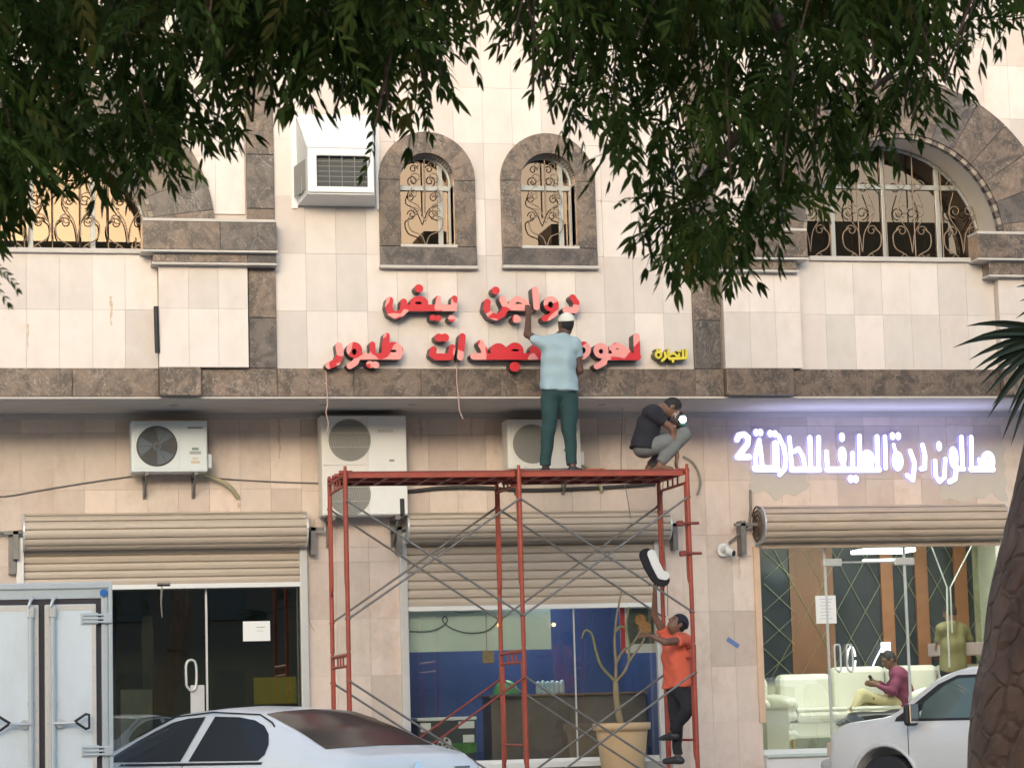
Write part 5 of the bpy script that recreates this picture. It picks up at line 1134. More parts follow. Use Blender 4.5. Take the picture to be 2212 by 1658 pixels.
MB().tube(spline([(q.x, yq, zr-.08), tuple(P(1332, 1520, yq)), tuple(P(1329, 1470, yq))], 4), [.04]*4+[.034]*4+[.03], 8).build('trunk', bark, t)
for pts, m_ in (([(1329, 1472, 0), (1330, 1430, 0), (1327, 1390, .03), (1330, 1340, .05), (1337, 1300, .04), (1342, 1275, .05)], bark), ([(1329, 1472, 0), (1300, 1440, -.05), (1288, 1410, -.08), (1280, 1375, -.1), (1272, 1362, -.1), (1262, 1362, -.1), (1256, 1378, -.1)], bark2),
   ([(1329, 1472, 0), (1348, 1450, -.1), (1360, 1425, -.12), (1385, 1390, -.15), (1398, 1362, -.15)], bark), ([(1330, 1430, 0), (1345, 1405, .1), (1365, 1390, .12), (1390, 1350, .15)], bark), ([(1358, 1428, -.12), (1357, 1390, -.12), (1352, 1350, -.1), (1358, 1310, -.1)], bark2), ([(1327, 1365, .04), (1340, 1352, .04), (1352, 1356, .04)], bark2)):
    pp = spline([P(u, v, yq+dy) for u, v, dy in pts], 4); MB().tube(pp, [.019-.010*i/len(pp) for i in range(len(pp))], 7).build('branch', m_, t)
q = P(1410, 1590, YL-.3); tag(MB().box((q.x-.2, YL-.45, FLOOR-.25), (q.x+.2, YL-.15, FLOOR-.02), bev=.03).build('cardboard_bundle', mat('grey_bundle', (.32, .31, .30), .7, noise=.2)), 'grey bundle on the pavement right of the beige pot', 'bundle')

# ------------------------------------------------------------------ vehicles
def lerp(keys, x): return np.interp(x, [k[0] for k in keys], [k[1] for k in keys])
def smooth(fn, x, s_=.06): return sum(fn(x+d*s_)*w_ for d, w_ in ((-1, .25), (0, .5), (1, .25)))
class Car:
    def __init__(s, L, top, wr, zb, wb, zlow, crown=.06, sm=.06, sill=.25):
        s.L = L; s.k = dict(top=top, wr=wr, zb=zb, wb=wb); s.zlow = zlow; s.cr = crown; s.sm = sm
    def g(s, n, x): return smooth(lambda q: lerp(s.k[n], q), x, s.sm)
    def sec(s, x):
        zt, wr, zb, wb = (float(s.g(n, x)) for n in ('top', 'wr', 'zb', 'wb')); lo = s.zlow
        ze = zt-s.cr*min(1, .35+max(0, zt-1.0)); hz = max(zb, .3)
        return [(0, lo), (wb*.9, lo), (wb*.97, lo+.10), (wb*1.0, lo+(hz-lo)*.45), (wb*1.005, lo+(hz-lo)*.70), (wb*.99, hz-.05), (wb*.965, hz), (wr+(wb*.965-wr)*.5, hz+(ze-hz)*.5), (wr+.015, ze-.02), (wr-.03, ze+.012), (wr*.6, ze+(zt-ze)*.75), (0, zt)]
    def body(s, name, m, par, cuts, n=70):
        b = MB(); xs_ = [s.L*(.5-.5*math.cos(math.pi*i/n)) for i in range(n+1)]; k = None; ring = []
        for x in xs_:
            c = s.sec(x); r = [(x, y, z) for y, z in c]+[(x, -y, z) for y, z in c[-2:0:-1]]; ring.append(r); k = len(r)
        vs = [p for r in ring for p in r]; fs = [(i*k+j, i*k+(j+1) % k, (i+1)*k+(j+1) % k, (i+1)*k+j) for i in range(n) for j in range(k)]
        fs += [tuple(range(k))[::-1], tuple(n*k+j for j in range(k))]
        b.add(vs, fs, sm=True); o = b.build(name, m, par, local=True)
        bm = bmesh.new(); bm.from_mesh(o.data); bmesh.ops.recalc_face_normals(bm, faces=bm.faces); bm.to_mesh(o.data); bm.free()
        for (cx, cz, r) in cuts:
            q = MB().tube([(cx, -2, cz), (cx, 2, cz)], r, 40, sm=False).build('tmp_cut', m, None); q.parent = par
            bm = bmesh.new(); bm.from_mesh(q.data); bmesh.ops.recalc_face_normals(bm, faces=bm.faces); bm.to_mesh(q.data); bm.free()
            md = o.modifiers.new('b', 'BOOLEAN'); md.object = q; md.operation = 'DIFFERENCE'; md.solver = 'EXACT'
            bpy.context.view_layer.update(); dg = bpy.context.evaluated_depsgraph_get(); me = bpy.data.meshes.new_from_object(o.evaluated_get(dg)); o.modifiers.clear(); o.data = me; bpy.data.objects.remove(q)
        o.data.polygons.foreach_set('use_smooth', [True]*len(o.data.polygons)); 
        try: o.data.set_sharp_from_angle(angle=math.radians(42))
        except Exception: pass
        return o
    def sidey(s, x, z):
        c = s.sec(x)
        for (y0, z0), (y1, z1) in zip(c[5:9], c[6:10]):
            if z0 <= z <= z1: return y0+(y1-y0)*(z-z0)/max(1e-6, z1-z0)
        return c[8][0]
    def sidepanel(s, name, poly, m, par, side, off=.006, th=.004):
        bm = bmesh.new(); vs = [bm.verts.new((x, 0, z)) for x, z in poly]; bm.faces.new(vs)
        bmesh.ops.triangulate(bm, faces=bm.faces[:]); bmesh.ops.subdivide_edges(bm, edges=bm.edges[:], cuts=3, use_grid_fill=True)
        for v in bm.verts: v.co.y = side*(s.sidey(v.co.x, v.co.z)+off)
        me = bpy.data.meshes.new(name); bmesh.ops.recalc_face_normals(bm, faces=bm.faces); bm.to_mesh(me); bm.free(); me.materials.append(m); return link(name, me, par)
    def toppanel(s, name, xa, xb, wa, wb_, m, par, off=.006, n=10, tuck=.0):
        vs = []; 
        for i in range(n+1):
            x = xa+(xb-xa)*i/n; w_ = wa+(wb_-wa)*i/n; c = s.sec(x)[8:]; ys = [q[0] for q in c][::-1]; zs_ = [q[1] for q in c][::-1]
            for j in range(n+1):
                y = -w_+2*w_*j/n; vs.append((x, y, float(np.interp(abs(y), ys, zs_))+off))
        return mk(name, vs, [(i*(n+1)+j, (i+1)*(n+1)+j, (i+1)*(n+1)+j+1, i*(n+1)+j+1) for i in range(n) for j in range(n)], m, par, local=True, smooth=True)
def wheel(par, x, y, r, side):
    w_ = MB().tube([(x, y-.1, r), (x, y-.085, r), (x, y+.085, r), (x, y+.1, r)], [r*.93, r, r, r*.93], 32).build('wheel', black, par, local=True)
    b = MB(); yy = y+side*.102; b.disc((x, yy, r), r*.62, (0, side, 0), 28, 0, .02)
    for k in range(7): q = k*.897; b.tube([(x+r*.1*math.cos(q), yy+side*.004, r+r*.1*math.sin(q)), (x+r*.58*math.cos(q), yy+side*.004, r+r*.58*math.sin(q))], .022, 5)
    b.build('rim', alu, w_, local=True); return w_
trim = mat('black_trim', (.02, .02, .02), .5); tail = mat('tail_lamp', (.3, .01, .01), .2); chrome = mat('chrome', (.7, .7, .72), .12, metal=1)
# sedan: x = 0 at the tail, nose at L
def place_car(rearu, rearv, Y, th, L, xref):
    q = P(rearu, rearv, Y); h = Vector((-math.sin(0)-math.cos(th), math.sin(th), 0)); return (q.x-h.x*xref, q.y-h.y*xref, 0), math.atan2(h.y, h.x)
loc, rz = place_car(960, 1650, 19.75, math.radians(53), 4.5, .0)
sed = thing('sedan', 'white four door sedan parked nose in, seen from its left rear, beside the white truck', 'car', loc, rz=rz)
S_ = Car(4.5, top=[(0, .50), (.26, .70), (.30, .96), (.40, 1.01), (.66, 1.06), (1.02, 1.22), (1.45, 1.375), (2.0, 1.42), (2.5, 1.39), (3.25, 1.06), (3.6, .99), (4.3, .80), (4.5, .58)],
  wr=[(0, .62), (.12, .68), (.6, .70), (.8, .66), (1.5, .555), (2.1, .57), (2.6, .56), (3.25, .66), (3.6, .68), (4.3, .62), (4.5, .5)],
  zb=[(0, .45), (.27, .70), (.33, .90), (.7, .955), (1.6, .945), (3.0, .92), (3.5, .90), (4.3, .72), (4.5, .5)],
  wb=[(0, .70), (.1, .78), (.4, .85), (1.2, .875), (3.2, .875), (4.1, .82), (4.4, .7), (4.5, .6)], zlow=.20)
S_.body('body', carw, sed, [(.95, .31, .37), (3.6, .31, .37)])
for sd_ in (1, -1):
    S_.sidepanel('rear_window', [(1.24, .985), (1.20, 1.03), (1.22, 1.11), (1.28, 1.19), (1.37, 1.255), (1.50, 1.30), (1.70, 1.33), (1.97, 1.34), (2.05, .985)][::-1], carglass, sed, sd_)
    S_.sidepanel('front_window', [(2.15, .985), (2.08, 1.34), (2.30, 1.33), (2.48, 1.30), (2.68, 1.235), (2.88, 1.15), (3.06, 1.055), (3.14, .985)][::-1], carglass, sed, sd_)
    MB().tube([(2.10, sd_*(S_.sidey(2.10, z_)+.003), z_) for z_ in (.45, .7, .9, .97)], .004, 4).build('door_gap', trim, sed, local=True)
    S_.sidepanel('door_trim', [(1.18, .955), (1.18, .975), (3.2, .97), (3.2, .95)], trim, sed, sd_)
    for x in (.95, 3.6): wheel(sed, x, sd_*.74, .30, sd_)
    MB().tube([(x, sd_*(S_.sidey(x, min(1.365, 1.34))+.0), z) for x, z in ((1.12, 1.10), (1.3, 1.28), (1.5, 1.345), (2.0, 1.375), (2.5, 1.345), (2.9, 1.19))], .007, 5).build('gutter', trim, sed, local=True)
    MB().box((3.0, sd_*.86, .98), (3.14, sd_*1.02, 1.09), bev=.03).build('wing_mirror', carw, sed, local=True)
    MB().box((2.2, sd_*.875, .80), (2.4, sd_*.90, .83), bev=.008).box((1.3, sd_*.872, .80), (1.5, sd_*.90, .83), bev=.008).build('door_handle', carw, sed, local=True)
S_.toppanel('rear_glass', .68, 1.46, .62, .51, carglass, sed); S_.toppanel('windscreen', 2.56, 3.22, .50, .60, carglass, sed)
for a_, b_ in ((-.72, -.44), (.44, .72)): MB().box((.25, a_, .72), (.36, b_, .87), bev=.02).build('tail_lamp', tail, sed, local=True)
MB().disc((.275, 0, .90), .048, (-1, 0, .2), 20, 0, .01).build('emblem_ring', chrome, sed, local=True)
MB().box((.265, -.60, .875), (.29, -.42, .895), bev=.004).build('boot_lettering', chrome, sed, local=True)
MB().box((.22, -.26, .62), (.26, .26, .73), bev=.005).build('number_plate', paper, sed, local=True); MB().box((.12, -.78, .30), (.30, .78, .56), bev=.05).build('rear_bumper', carw, sed, local=True)

loc, rz = place_car(1785, 1600, 26.75, math.radians(58), 4.9, 4.9)
# shift so that the left front corner is at that point
hh = Vector((math.cos(rz), math.sin(rz), 0)); lf = Vector((-hh.y, hh.x, 0)); loc = (loc[0]-lf.x*.74, loc[1]-lf.y*.74, 0)
pk = thing('pickup_truck', 'silver grey pickup truck parked nose to the salon, partly behind the tree trunk', 'pickup truck', loc, rz=rz)
K_ = Car(4.9, top=[(0, 1.0), (.05, 1.12), (1.9, 1.14), (2.0, 1.60), (2.4, 1.68), (3.25, 1.66), (3.5, 1.58), (4.02, 1.19), (4.12, 1.15), (4.6, 1.10), (4.80, 1.04), (4.86, .95), (4.9, .66)],
  wr=[(0, .70), (1.9, .70), (2.0, .56), (3.25, .57), (3.5, .58), (4.02, .68), (4.15, .74), (4.6, .74), (4.8, .70), (4.9, .6)],
  zb=[(0, .95), (1.9, 1.08), (3.6, 1.05), (4.0, 1.04), (4.6, 1.0), (4.8, .95), (4.9, .62)], wb=[(0, .78), (.1, .82), (3.8, .84), (4.5, .84), (4.75, .82), (4.85, .78), (4.9, .72)], zlow=.34, sm=.04)
K_.body('body', carg, pk, [(.95, .40, .43), (4.05, .40, .43)])
green_glass = mat('cab_glass', (.10, .14, .13), .05, spec=.8)
for sd_ in (1, -1):
    K_.sidepanel('window_surround', [(2.18, 1.09), (2.18, 1.57), (3.22, 1.56), (3.46, 1.47), (3.94, 1.13), (3.94, 1.09)], trim, pk, sd_, .006)
    K_.sidepanel('side_window', [(2.24, 1.115), (2.24, 1.535), (3.20, 1.525), (3.38, 1.45), (3.60, 1.28), (3.60, 1.115)], green_glass, pk, sd_, .010)
    K_.sidepanel('quarter_window', [(3.64, 1.115), (3.64, 1.27), (3.84, 1.115)], carglass, pk, sd_, .010)
    for x in (.95, 4.05): wheel(pk, x, sd_*.72, .37, sd_)
    m_ = MB(); yy = sd_*.87; m_.box((3.54, yy, 1.04), (3.62, sd_*1.06, 1.27), bev=.035); mm = m_.build('wing_mirror', trim, pk, local=True)
    MB().box((3.522, sd_*.90, 1.07), (3.544, sd_*1.045, 1.27), bev=.02).build('mirror_glass', chrome, mm, local=True)
    MB().box((2.28, sd_*.84, .86), (2.46, sd_*.862, .93), bev=.012).build('door_handle', trim, pk, local=True)
    b = MB()
    for pts in ([(2.17, .45), (2.17, 1.08)], [(3.72, .55), (3.72, 1.05)], [(2.17, .46), (3.66, .46)]): b.tube([(x, sd_*(.842+.004), z) for x, z in pts], .004, 4)
    b.build('door_gap', trim, pk, local=True)
    MB().tube([(x, sd_*.835, z) for x, z in [(4.05+.45*math.cos(q), .40+.45*math.sin(q)) for q in np.linspace(.1, math.pi-.1, 14)]], .025, 6).build('wheel_arch_lip', carg, pk, local=True)
K_.toppanel('windscreen', 3.54, 3.99, .52, .62, carglass, pk)
MB().box((4.62, -.80, .42), (4.98, .80, .70), bev=.06).build('front_bumper', mat('bumper_grey', (.42, .40, .40), .4), pk, local=True)
hlm = mat('headlamp', (.6, .45, .32), .15)
for a_, b_ in ((.46, .76), (-.76, -.46)): MB().box((4.72, a_, .72), (4.90, b_, .88), bev=.03).build('headlamp', hlm, pk, local=True)

# box truck, seen square on from behind
YT = 20.2
t = thing('box_truck', 'white box truck at the left edge with rear doors, lock rods and hinges', 'truck', (P(0, 1500, YT).x, YT, 0), rz=0)
xr = P(240, 1450, YT).x; xc = P(90, 1400, YT).x; xl = 2*xc-xr; zt = P(120, 1262, YT).z; zb0 = .55
tw = mat('truck_white', (.76, .81, .83), .4, noise=.04, dirt=.4, dcol=(.55, .54, .50), dscale=2.5, stretch=(1.2, 1, .5)); ta = mat('truck_aluminium', (.55, .60, .62), .35, metal=.2, noise=.05); seal = mat('dark_seal', (.05, .04, .045), .7); pale = mat('pale_edge_strip', (.70, .64, .56), .5)
MB().box((xl, YT+.05, zb0), (xr, YT+3.0, zt), bev=.02).build('cargo_box', tw, t)
fr = MB(); fr.box((xl, YT-.03, zt-.035), (xr+.012, YT+.06, zt+.015), bev=.008); fr.box((xl, YT-.01, zt-.11), (xr, YT+.05, zt-.035)); fr.box((xr-.075, YT-.02, zb0), (xr-.02, YT+.06, zt-.03), bev=.012); fr.box((xr-.02, YT-.035, zb0), (xr+.012, YT+.06, zt), bev=.006)
fr.box((xl, YT-.035, zb0), (xl+.075, YT+.06, zt), bev=.01); fr.build('door_frame', ta, t)
MB().box((xl+.075, YT+.0, zb0), (xr-.075, YT+.04, zt-.10)).build('door_seal', seal, t)
for k, (a, b_) in enumerate(((xl+.10, xc-.022), (xc+.022, xr-.115))):
    d = MB().box((a, YT-.03, zb0+.02), (b_, YT+.01, zt-.155), bev=.01).build('door', tw, t)
    e = MB(); e.box((a+.005, YT-.034, zt-.20), (b_-.005, YT-.029, zt-.16)); e.box((a+.004, YT-.034, zb0+.03), (a+.034, YT-.029, zt-.202)); e.box((b_-.034, YT-.034, zb0+.03), (b_-.004, YT-.029, zt-.202)); e.build('edge_strip', pale, d)
    rv = MB(); 
    for j in range(16):
        for xx in (a+.02, b_-.02): rv.disc((xx, YT-.036, zb0+.1+j*.11), .007, (0, -1, 0), 6, 0, .003)
    for j in range(4): rv.disc((a+.08+j*(b_-a-.16)/3, YT-.036, zt-.18), .006, (0, -1, 0), 6, 0, .003)
    rv.build('rivet', ta, d)
    xrod = (xc+.085) if k else (xc-.085)
    rod = MB().tube([(xrod, YT-.06, zb0-.02), (xrod+.0, YT-.06, zt-.16)], .021, 10).build('lock_rod', ta, d)
    g = MB(); g.box((xrod-.03, YT-.085, zt-.26), (xrod+.03, YT-.03, zt-.17), bev=.012); g.tube([(xrod-.02, YT-.08, zt-.18), (xrod+.0, YT-.09, zt-.12), (xrod+.02, YT-.06, zt-.10)], .014, 6); g.build('cam_lock', alu, d)
    zz = P(90, 1535, YT).z; g = MB(); g.tube([(xrod, YT-.06, zz+.04), (xrod, YT-.06, zz+.07)], .026, 10); g.box((xrod-.03, YT-.085, zt-1.9), (xrod+.03, YT-.03, zt-1.82), bev=.01); g.build('rod_guide', ta, d)
    zz = P(90, 1562, YT).z; sg = 1 if k else -1; g = MB(); g.disc((xrod+sg*.05, YT-.075, zz), .035, (0, -1, 0), 10, 0, .04); g.tube([(xrod, YT-.075, zz), (xrod+sg*.12, YT-.09, zz), (xrod+sg*.17, YT-.10, zz+.005)], .013, 6); g.build('handle_arm', alu, d)
    zt2 = zz+.01; g = MB(); g.tube([(xrod+sg*.16, YT-.10, zt2), (xrod+sg*.245, YT-.105, zt2+.055), (xrod+sg*.27, YT-.105, zt2+.05), (xrod+sg*.27, YT-.105, zt2-.05), (xrod+sg*.245, YT-.105, zt2-.058), (xrod+sg*.16, YT-.10, zt2)], .012, 6); g.build('handle_grip', black, d)
for v in (1335, 1620, 1750):
    z = P(215, v, YT).z; b = MB(); 
    for dz in (-.028, 0, .028): b.tube([(xr-.22, YT-.045, z+dz), (xr-.02, YT-.045, z+dz)], .010, 6)
    b.box((xr-.235, YT-.045, z-.045), (xr-.10, YT-.030, z+.045), bev=.006); b.box((xr-.06, YT-.06, z-.04), (xr+.01, YT-.02, z+.04), bev=.01); b.build('hinge', ta, t)
MB().disc((xr-.055, YT-.04, zt-.07), .03, (0, -1, 0), 14, 0, .03).build('marker_lamp', mat('blue_marker', (.03, .16, .45), .3), t)
MB().box((xl, YT-.02, .42), (xr, YT+.1, .54), bev=.01).box((xl+.2, YT+.2, .35), (xl+.3, YT+4.6, .5)).box((xr-.3, YT+.2, .35), (xr-.2, YT+4.6, .5)).build('chassis', seal, t)
MB().box((xl+.05, YT+3.1, .5), (xr-.05, YT+4.7, 1.75), bev=.12).build('cab', tw, t)
for x in (xl+.2, xr-.2):
    for y in (YT+.9, YT+3.9): wb_ = MB().tube([(x-.1, y, .33), (x+.1, y, .33)], .33, 28).build('wheel', black, t)

# ------------------------------------------------------------------ palms
palmg = mat('palm_green', (.035, .05, .025), .6, noise=.3, nscale=8)
def fan(center, n, a0, a1, L, nrm, par, droop=.15):
    c = Vector(center); nrm = Vector(nrm).normalized(); X_ = Vector((1, 0, 0)); X_ = (X_-nrm*X_.dot(nrm)).normalized(); Z_ = nrm.cross(X_)*-1
    if Z_.z < 0: Z_ = -Z_
    for k in range(n):
        a = a0+(a1-a0)*k/(n-1)+random.uniform(-.04, .04); l = L*random.uniform(.85, 1.08); d = X_*math.cos(a)+Z_*math.sin(a); s_ = nrm.cross(d); b = MB(); vs = []
        for j in range(8):
            q = j/7; w_ = .021*(1.0 if q < .45 else 1-((q-.45)/.55)**1.4)*(1-.5*(q < .08))+.0008; p = c+d*l*q+Vector((0, 0, -droop*l*q*q*q))+nrm*.03*math.sin(k*2.1)*q
            vs += [p-s_*w_, p-nrm*w_*.7, p+s_*w_]
        b.add(vs, [(3*j+i, 3*j+i+1, 3*j+i+4, 3*j+i+3) for j in range(7) for i in (0, 1)]); b.build('leaflet', palmg, par)
q = P(2370, 800, 12.5)
t = thing('fan_palm', 'fan palm whose long dark pointed leaflets reach in from the right edge', 'palm', (q.x+.6, 12.8, 0))
MB().tube([(q.x+.6, 12.8, 0), (q.x+.62, 12.8, 1.6), (q.x+.55, 12.8, q.z+.2)], [.2, .16, .14], 12).build('trunk', mat('palm_trunk', (.13, .09, .06), .9, noise=.3, nscale=12), t)
e = P(2285, 722, 12.4); MB().tube(spline([(q.x+.55, 12.8, q.z+.15), (q.x+.3, 12.6, q.z+.3), tuple(e)], 4), .014, 6).build('leaf_stalk', palmg, t)
fan(e, 15, math.radians(168), math.radians(252), .56, (.05, -1, .02), t)
e2 = P(2340, 630, 12.9); fan(e2, 5, math.radians(160), math.radians(200), .42, (.1, -1, -.2), t)
for a_ in (20, 70, 110, 320): fan((q.x+.9*math.cos(math.radians(a_))*.7+.6, 12.8+.5*math.sin(a_), q.z+.5*math.sin(math.radians(a_))+.3), 9, math.radians(a_-70), math.radians(a_+70), .5, (.3, -.8, .3), t)

# ------------------------------------------------------------------ neem tree
barkm = mat('neem_bark', (.23, .125, .082), .9, noise=.4, nscale=9, stretch=(1, 1, .35))
n_ = barkm.node_tree.nodes; l_ = barkm.node_tree.links
vo = n_.new('ShaderNodeTexVoronoi'); vo.feature = 'DISTANCE_TO_EDGE'; vo.inputs['Scale'].default_value = 13
mp_ = n_.new('ShaderNodeMapping'); mp_.inputs['Scale'].default_value = (1, 1, .55); ge = [x for x in n_ if x.type == 'NEW_GEOMETRY'][0]; nz_ = n_.new('ShaderNodeTexNoise'); nz_.inputs['Scale'].default_value = 6; l_.new(ge.outputs['Position'], nz_.inputs[0])
va = n_.new('ShaderNodeVectorMath'); va.operation = 'MULTIPLY_ADD'; l_.new(nz_.outputs['Color'], va.inputs[0]); va.inputs[1].default_value = (.12, .12, .12); l_.new(ge.outputs['Position'], va.inputs[2]); l_.new(va.outputs[0], mp_.inputs[0]); l_.new(mp_.outputs[0], vo.inputs['Vector'])
mr = n_.new('ShaderNodeMapRange'); mr.inputs[2].default_value = .14; l_.new(vo.outputs['Distance'], mr.inputs[0]); bu = n_.new('ShaderNodeBump'); bu.inputs['Distance'].default_value = .012; bu.inputs['Strength'].default_value = .9; l_.new(mr.outputs[0], bu.inputs['Height']); l_.new(bu.outputs[0], n_['Principled BSDF'].inputs['Normal'])
leafm = [mat('neem_leaf', (.115, .165, .028), .7, noise=.3, nscale=14, rnd=.35), mat('neem_leaf_dark', (.065, .098, .018), .7, noise=.3, nscale=14, rnd=.3), mat('neem_leaf_yellowing', (.17, .15, .03), .7, noise=.4, nscale=14, rnd=.3)]
for m_ in leafm:
    _n = m_.node_tree.nodes; _b = _n['Principled BSDF']; _b.inputs['Specular IOR Level'].default_value = .2; _t = _n.new('ShaderNodeBsdfTranslucent'); _x = _n.new('ShaderNodeMixShader'); _x.inputs[0].default_value = .45
    m_.node_tree.links.new(_b.inputs['Base Color'].links[0].from_socket, _t.inputs[0]); m_.node_tree.links.new(_b.outputs[0], _x.inputs[1]); m_.node_tree.links.new(_t.outputs[0], _x.inputs[2]); m_.node_tree.links.new(_x.outputs[0], _n['Material Output'].inputs[0])
YN = 9.0
tb = P(2100, 1658, YN); rt = .26
base = (tb.x+rt+.01, YN, 0)
neem = thing('neem_tree', 'tree with dark cracked trunk at the right and feathery leaves hanging across the top', 'tree', base)
def tpt(u, v): q = P(u, v, YN); return q
axis = [(base[0]-.03, YN, 0), (base[0]-.0, YN, .6)]
for (u, v) in ((2085, 1658), (2093, 1500), (2111, 1400), (2131, 1300), (2150, 1200), (2178, 1080), (2208, 940), (2260, 760)):
    q = P(u, v, YN); axis.append((q.x+.035+rt*(.98 if v > 1300 else .9), YN, q.z))
tr = [rt*1.25, rt*1.08]+[rt*(1-.02*i) for i in range(8)]
# trunk with plated surface
ax_ = spline(axis, 10); n = 96; vs = []
rr = np.random.RandomState(5); cells = rr.rand(900, 2)*np.array([2*math.pi, 5.0]); 
for i, p in enumerate(ax_):
    R = np.interp(i/(len(ax_)-1)*(len(tr)-1), range(len(tr)), tr)
    for k in range(n):
        a = 2*math.pi*k/n; zz = p.z
        da = np.abs(cells[:, 0]-a-.25*math.sin(zz*5)); da = np.minimum(da, 2*math.pi-da)*rt; dz = (cells[:, 1]-zz+.03*math.sin(7*a+zz*9))*.36; d = np.sort(da*da+dz*dz)[:2]; e = math.sqrt(d[1])-math.sqrt(d[0])
        R2 = R*(1+.02*math.sin(3*a+zz*2))+.006*min(1, e/.012)
        vs.append((p.x+R2*math.cos(a), p.y+R2*math.sin(a), zz))
MB().add(vs, [(i*n+k, i*n+(k+1) % n, (i+1)*n+(k+1) % n, (i+1)*n+k) for i in range(len(ax_)-1) for k in range(n)], sm=True).build('trunk', barkm, neem)
top = ax_[-1]
limbs = []
def limb(pts, r0, r1, nm='branch'):
    pp = spline([Vector(p) for p in pts], 6); MB().tube(pp, [r0+(r1-r0)*i/(len(pp)-1) for i in range(len(pp))], 9).build(nm, barkm, neem); limbs.append(pp)
zt = P(1100, -100, 7).z
limb([top, (top.x+.1, 8.9, top.z+1.0), (top.x-.2, 8.5, top.z+1.8)], .22, .13)
f_ = Vector((top.x-.2, 8.5, top.z+1.8))
limb([f_, (2.6, 7.6, 4.1), (1.5, 6.8, 3.9), (.3, 6.5, 4.0), (-1.0, 6.6, 4.0)], .10, .03)
limb([(2.0, 7.1, 4.0), tuple(P(1700, 100, 6.8)), tuple(P(1560, 330, 6.7)), tuple(P(1490, 420, 6.6))], .03, .008)
limb([tuple(P(1650, 180, 6.8)), tuple(P(1690, 330, 6.9)), tuple(P(1715, 420, 7.0))], .012, .005)
limb([(2.6, 7.5, 4.05), (2.5, 7.0, 3.4), tuple(P(2000, 60, 6.9)), tuple(P(1880, 200, 6.8))], .03, .006)
limb([(.3, 6.5, 4.0), tuple(P(760, -60, 6.4)), tuple(P(560, 60, 6.3)), tuple(P(420, 200, 6.2))], .03, .006)
limb([(.3, 6.5, 4.0), tuple(P(330, -60, 6.6)), tuple(P(230, 120, 6.9)), tuple(P(90, 270, 7.0))], .014, .005)
# compound leaves
def compound(seed, L=.27, pairs=6, ll=.062):
    r = random.Random(seed); vs = []; fs = []
    droop = r.uniform(.15, .6); curve = r.uniform(-.15, .15)
    def rp(q): return Vector((curve*L*q*q, L*q*(1-.1*q), -droop*L*q*q))
    def ribbon(pts, w0):
        k = len(vs)
        for i, p in enumerate(pts): vs.extend([p+Vector((w0, 0, 0)), p-Vector((w0, 0, 0))])
        for i in range(len(pts)-1): fs.append((k+2*i, k+2*i+1, k+2*i+3, k+2*i+2))
    ribbon([rp(q/6) for q in range(7)], .0012)
    def leaflet(p, d, l, w_):
        d = d.normalized(); up_ = Vector((0, 0, 1)); s_ = d.cross(up_)
        if s_.length < .1: s_ = Vector((1, 0, 0))
        s_.normalize(); up_ = s_.cross(d); fal = r.uniform(.1, .28)*(1 if d.x > 0 else -1); k = len(vs); prof = [(0, .12), (.22, .85), (.45, 1), (.7, .7), (1, .02)]
        for q, ww in prof:
            c = p+d*l*q+s_*fal*l*q*q*-1+Vector((0, 0, -.22*l*q*q)); vs.extend([c+s_*w_*ww*.5, c+up_*(-w_*.10*ww), c-s_*w_*ww*.5])
        for i in range(4): fs.extend([(k+3*i, k+3*i+1, k+3*i+4, k+3*i+3), (k+3*i+1, k+3*i+2, k+3*i+5, k+3*i+4)])
    for i in range(pairs):
        q = .22+.74*i/(pairs-1); p = rp(q); t_ = (rp(min(1, q+.05))-rp(q-.05)).normalized()
        for s_ in (-1, 1):
            a = math.radians(r.uniform(42, 62)-14*q); d = t_*math.cos(a)+Vector((s_, 0, 0))*math.sin(a)+Vector((0, 0, r.uniform(-.35, .05))); leaflet(p+t_*r.uniform(-.006, .006), d, ll*r.uniform(.8, 1.15)*(1-.3*abs(q-.5)), .0135*r.uniform(.8, 1.15))
    leaflet(rp(1), rp(1)-rp(.9), ll*.9, .015)
    me = bpy.data.meshes.new('leaf'); me.from_pydata([tuple(v) for v in vs], [], fs); me.materials.append(leafm[2 if seed == 7 else seed % 2]); return me, [tuple(v) for v in vs], fs
LV = [compound(i, random.uniform(.18, .26), random.choice([5, 6, 7]), random.uniform(.045, .058)) for i in range(10)]
low = [(0, 520), (30, 510), (70, 440), (110, 400), (150, 370), (200, 385), (245, 430), (290, 440), (350, 410), (395, 390), (420, 330), (480, 370), (520, 330), (560, 335), (600, 280), (650, 250), (690, 270), (730, 340), (770, 390), (800, 440), (835, 360), (870, 330), (920, 335), (950, 260), (980, 190), (1005, 110), (1040, 130), (1080, 140), (1110, 120), (1128, 180), (1150, 260), (1175, 330), (1210, 380), (1255, 400), (1290, 430), (1310, 520), (1370, 590), (1430, 570), (1490, 640), (1540, 630), (1590, 635), (1640, 600), (1690, 570), (1720, 500), (1780, 480), (1810, 400), (1860, 395), (1920, 350), (1980, 320), (2030, 290), (2070, 210), (2090, 130), (2130, 90), (2211, 60), (2300, 40)]
def lowv(u): return float(np.interp(u, [p[0] for p in low], [p[1] for p in low]))
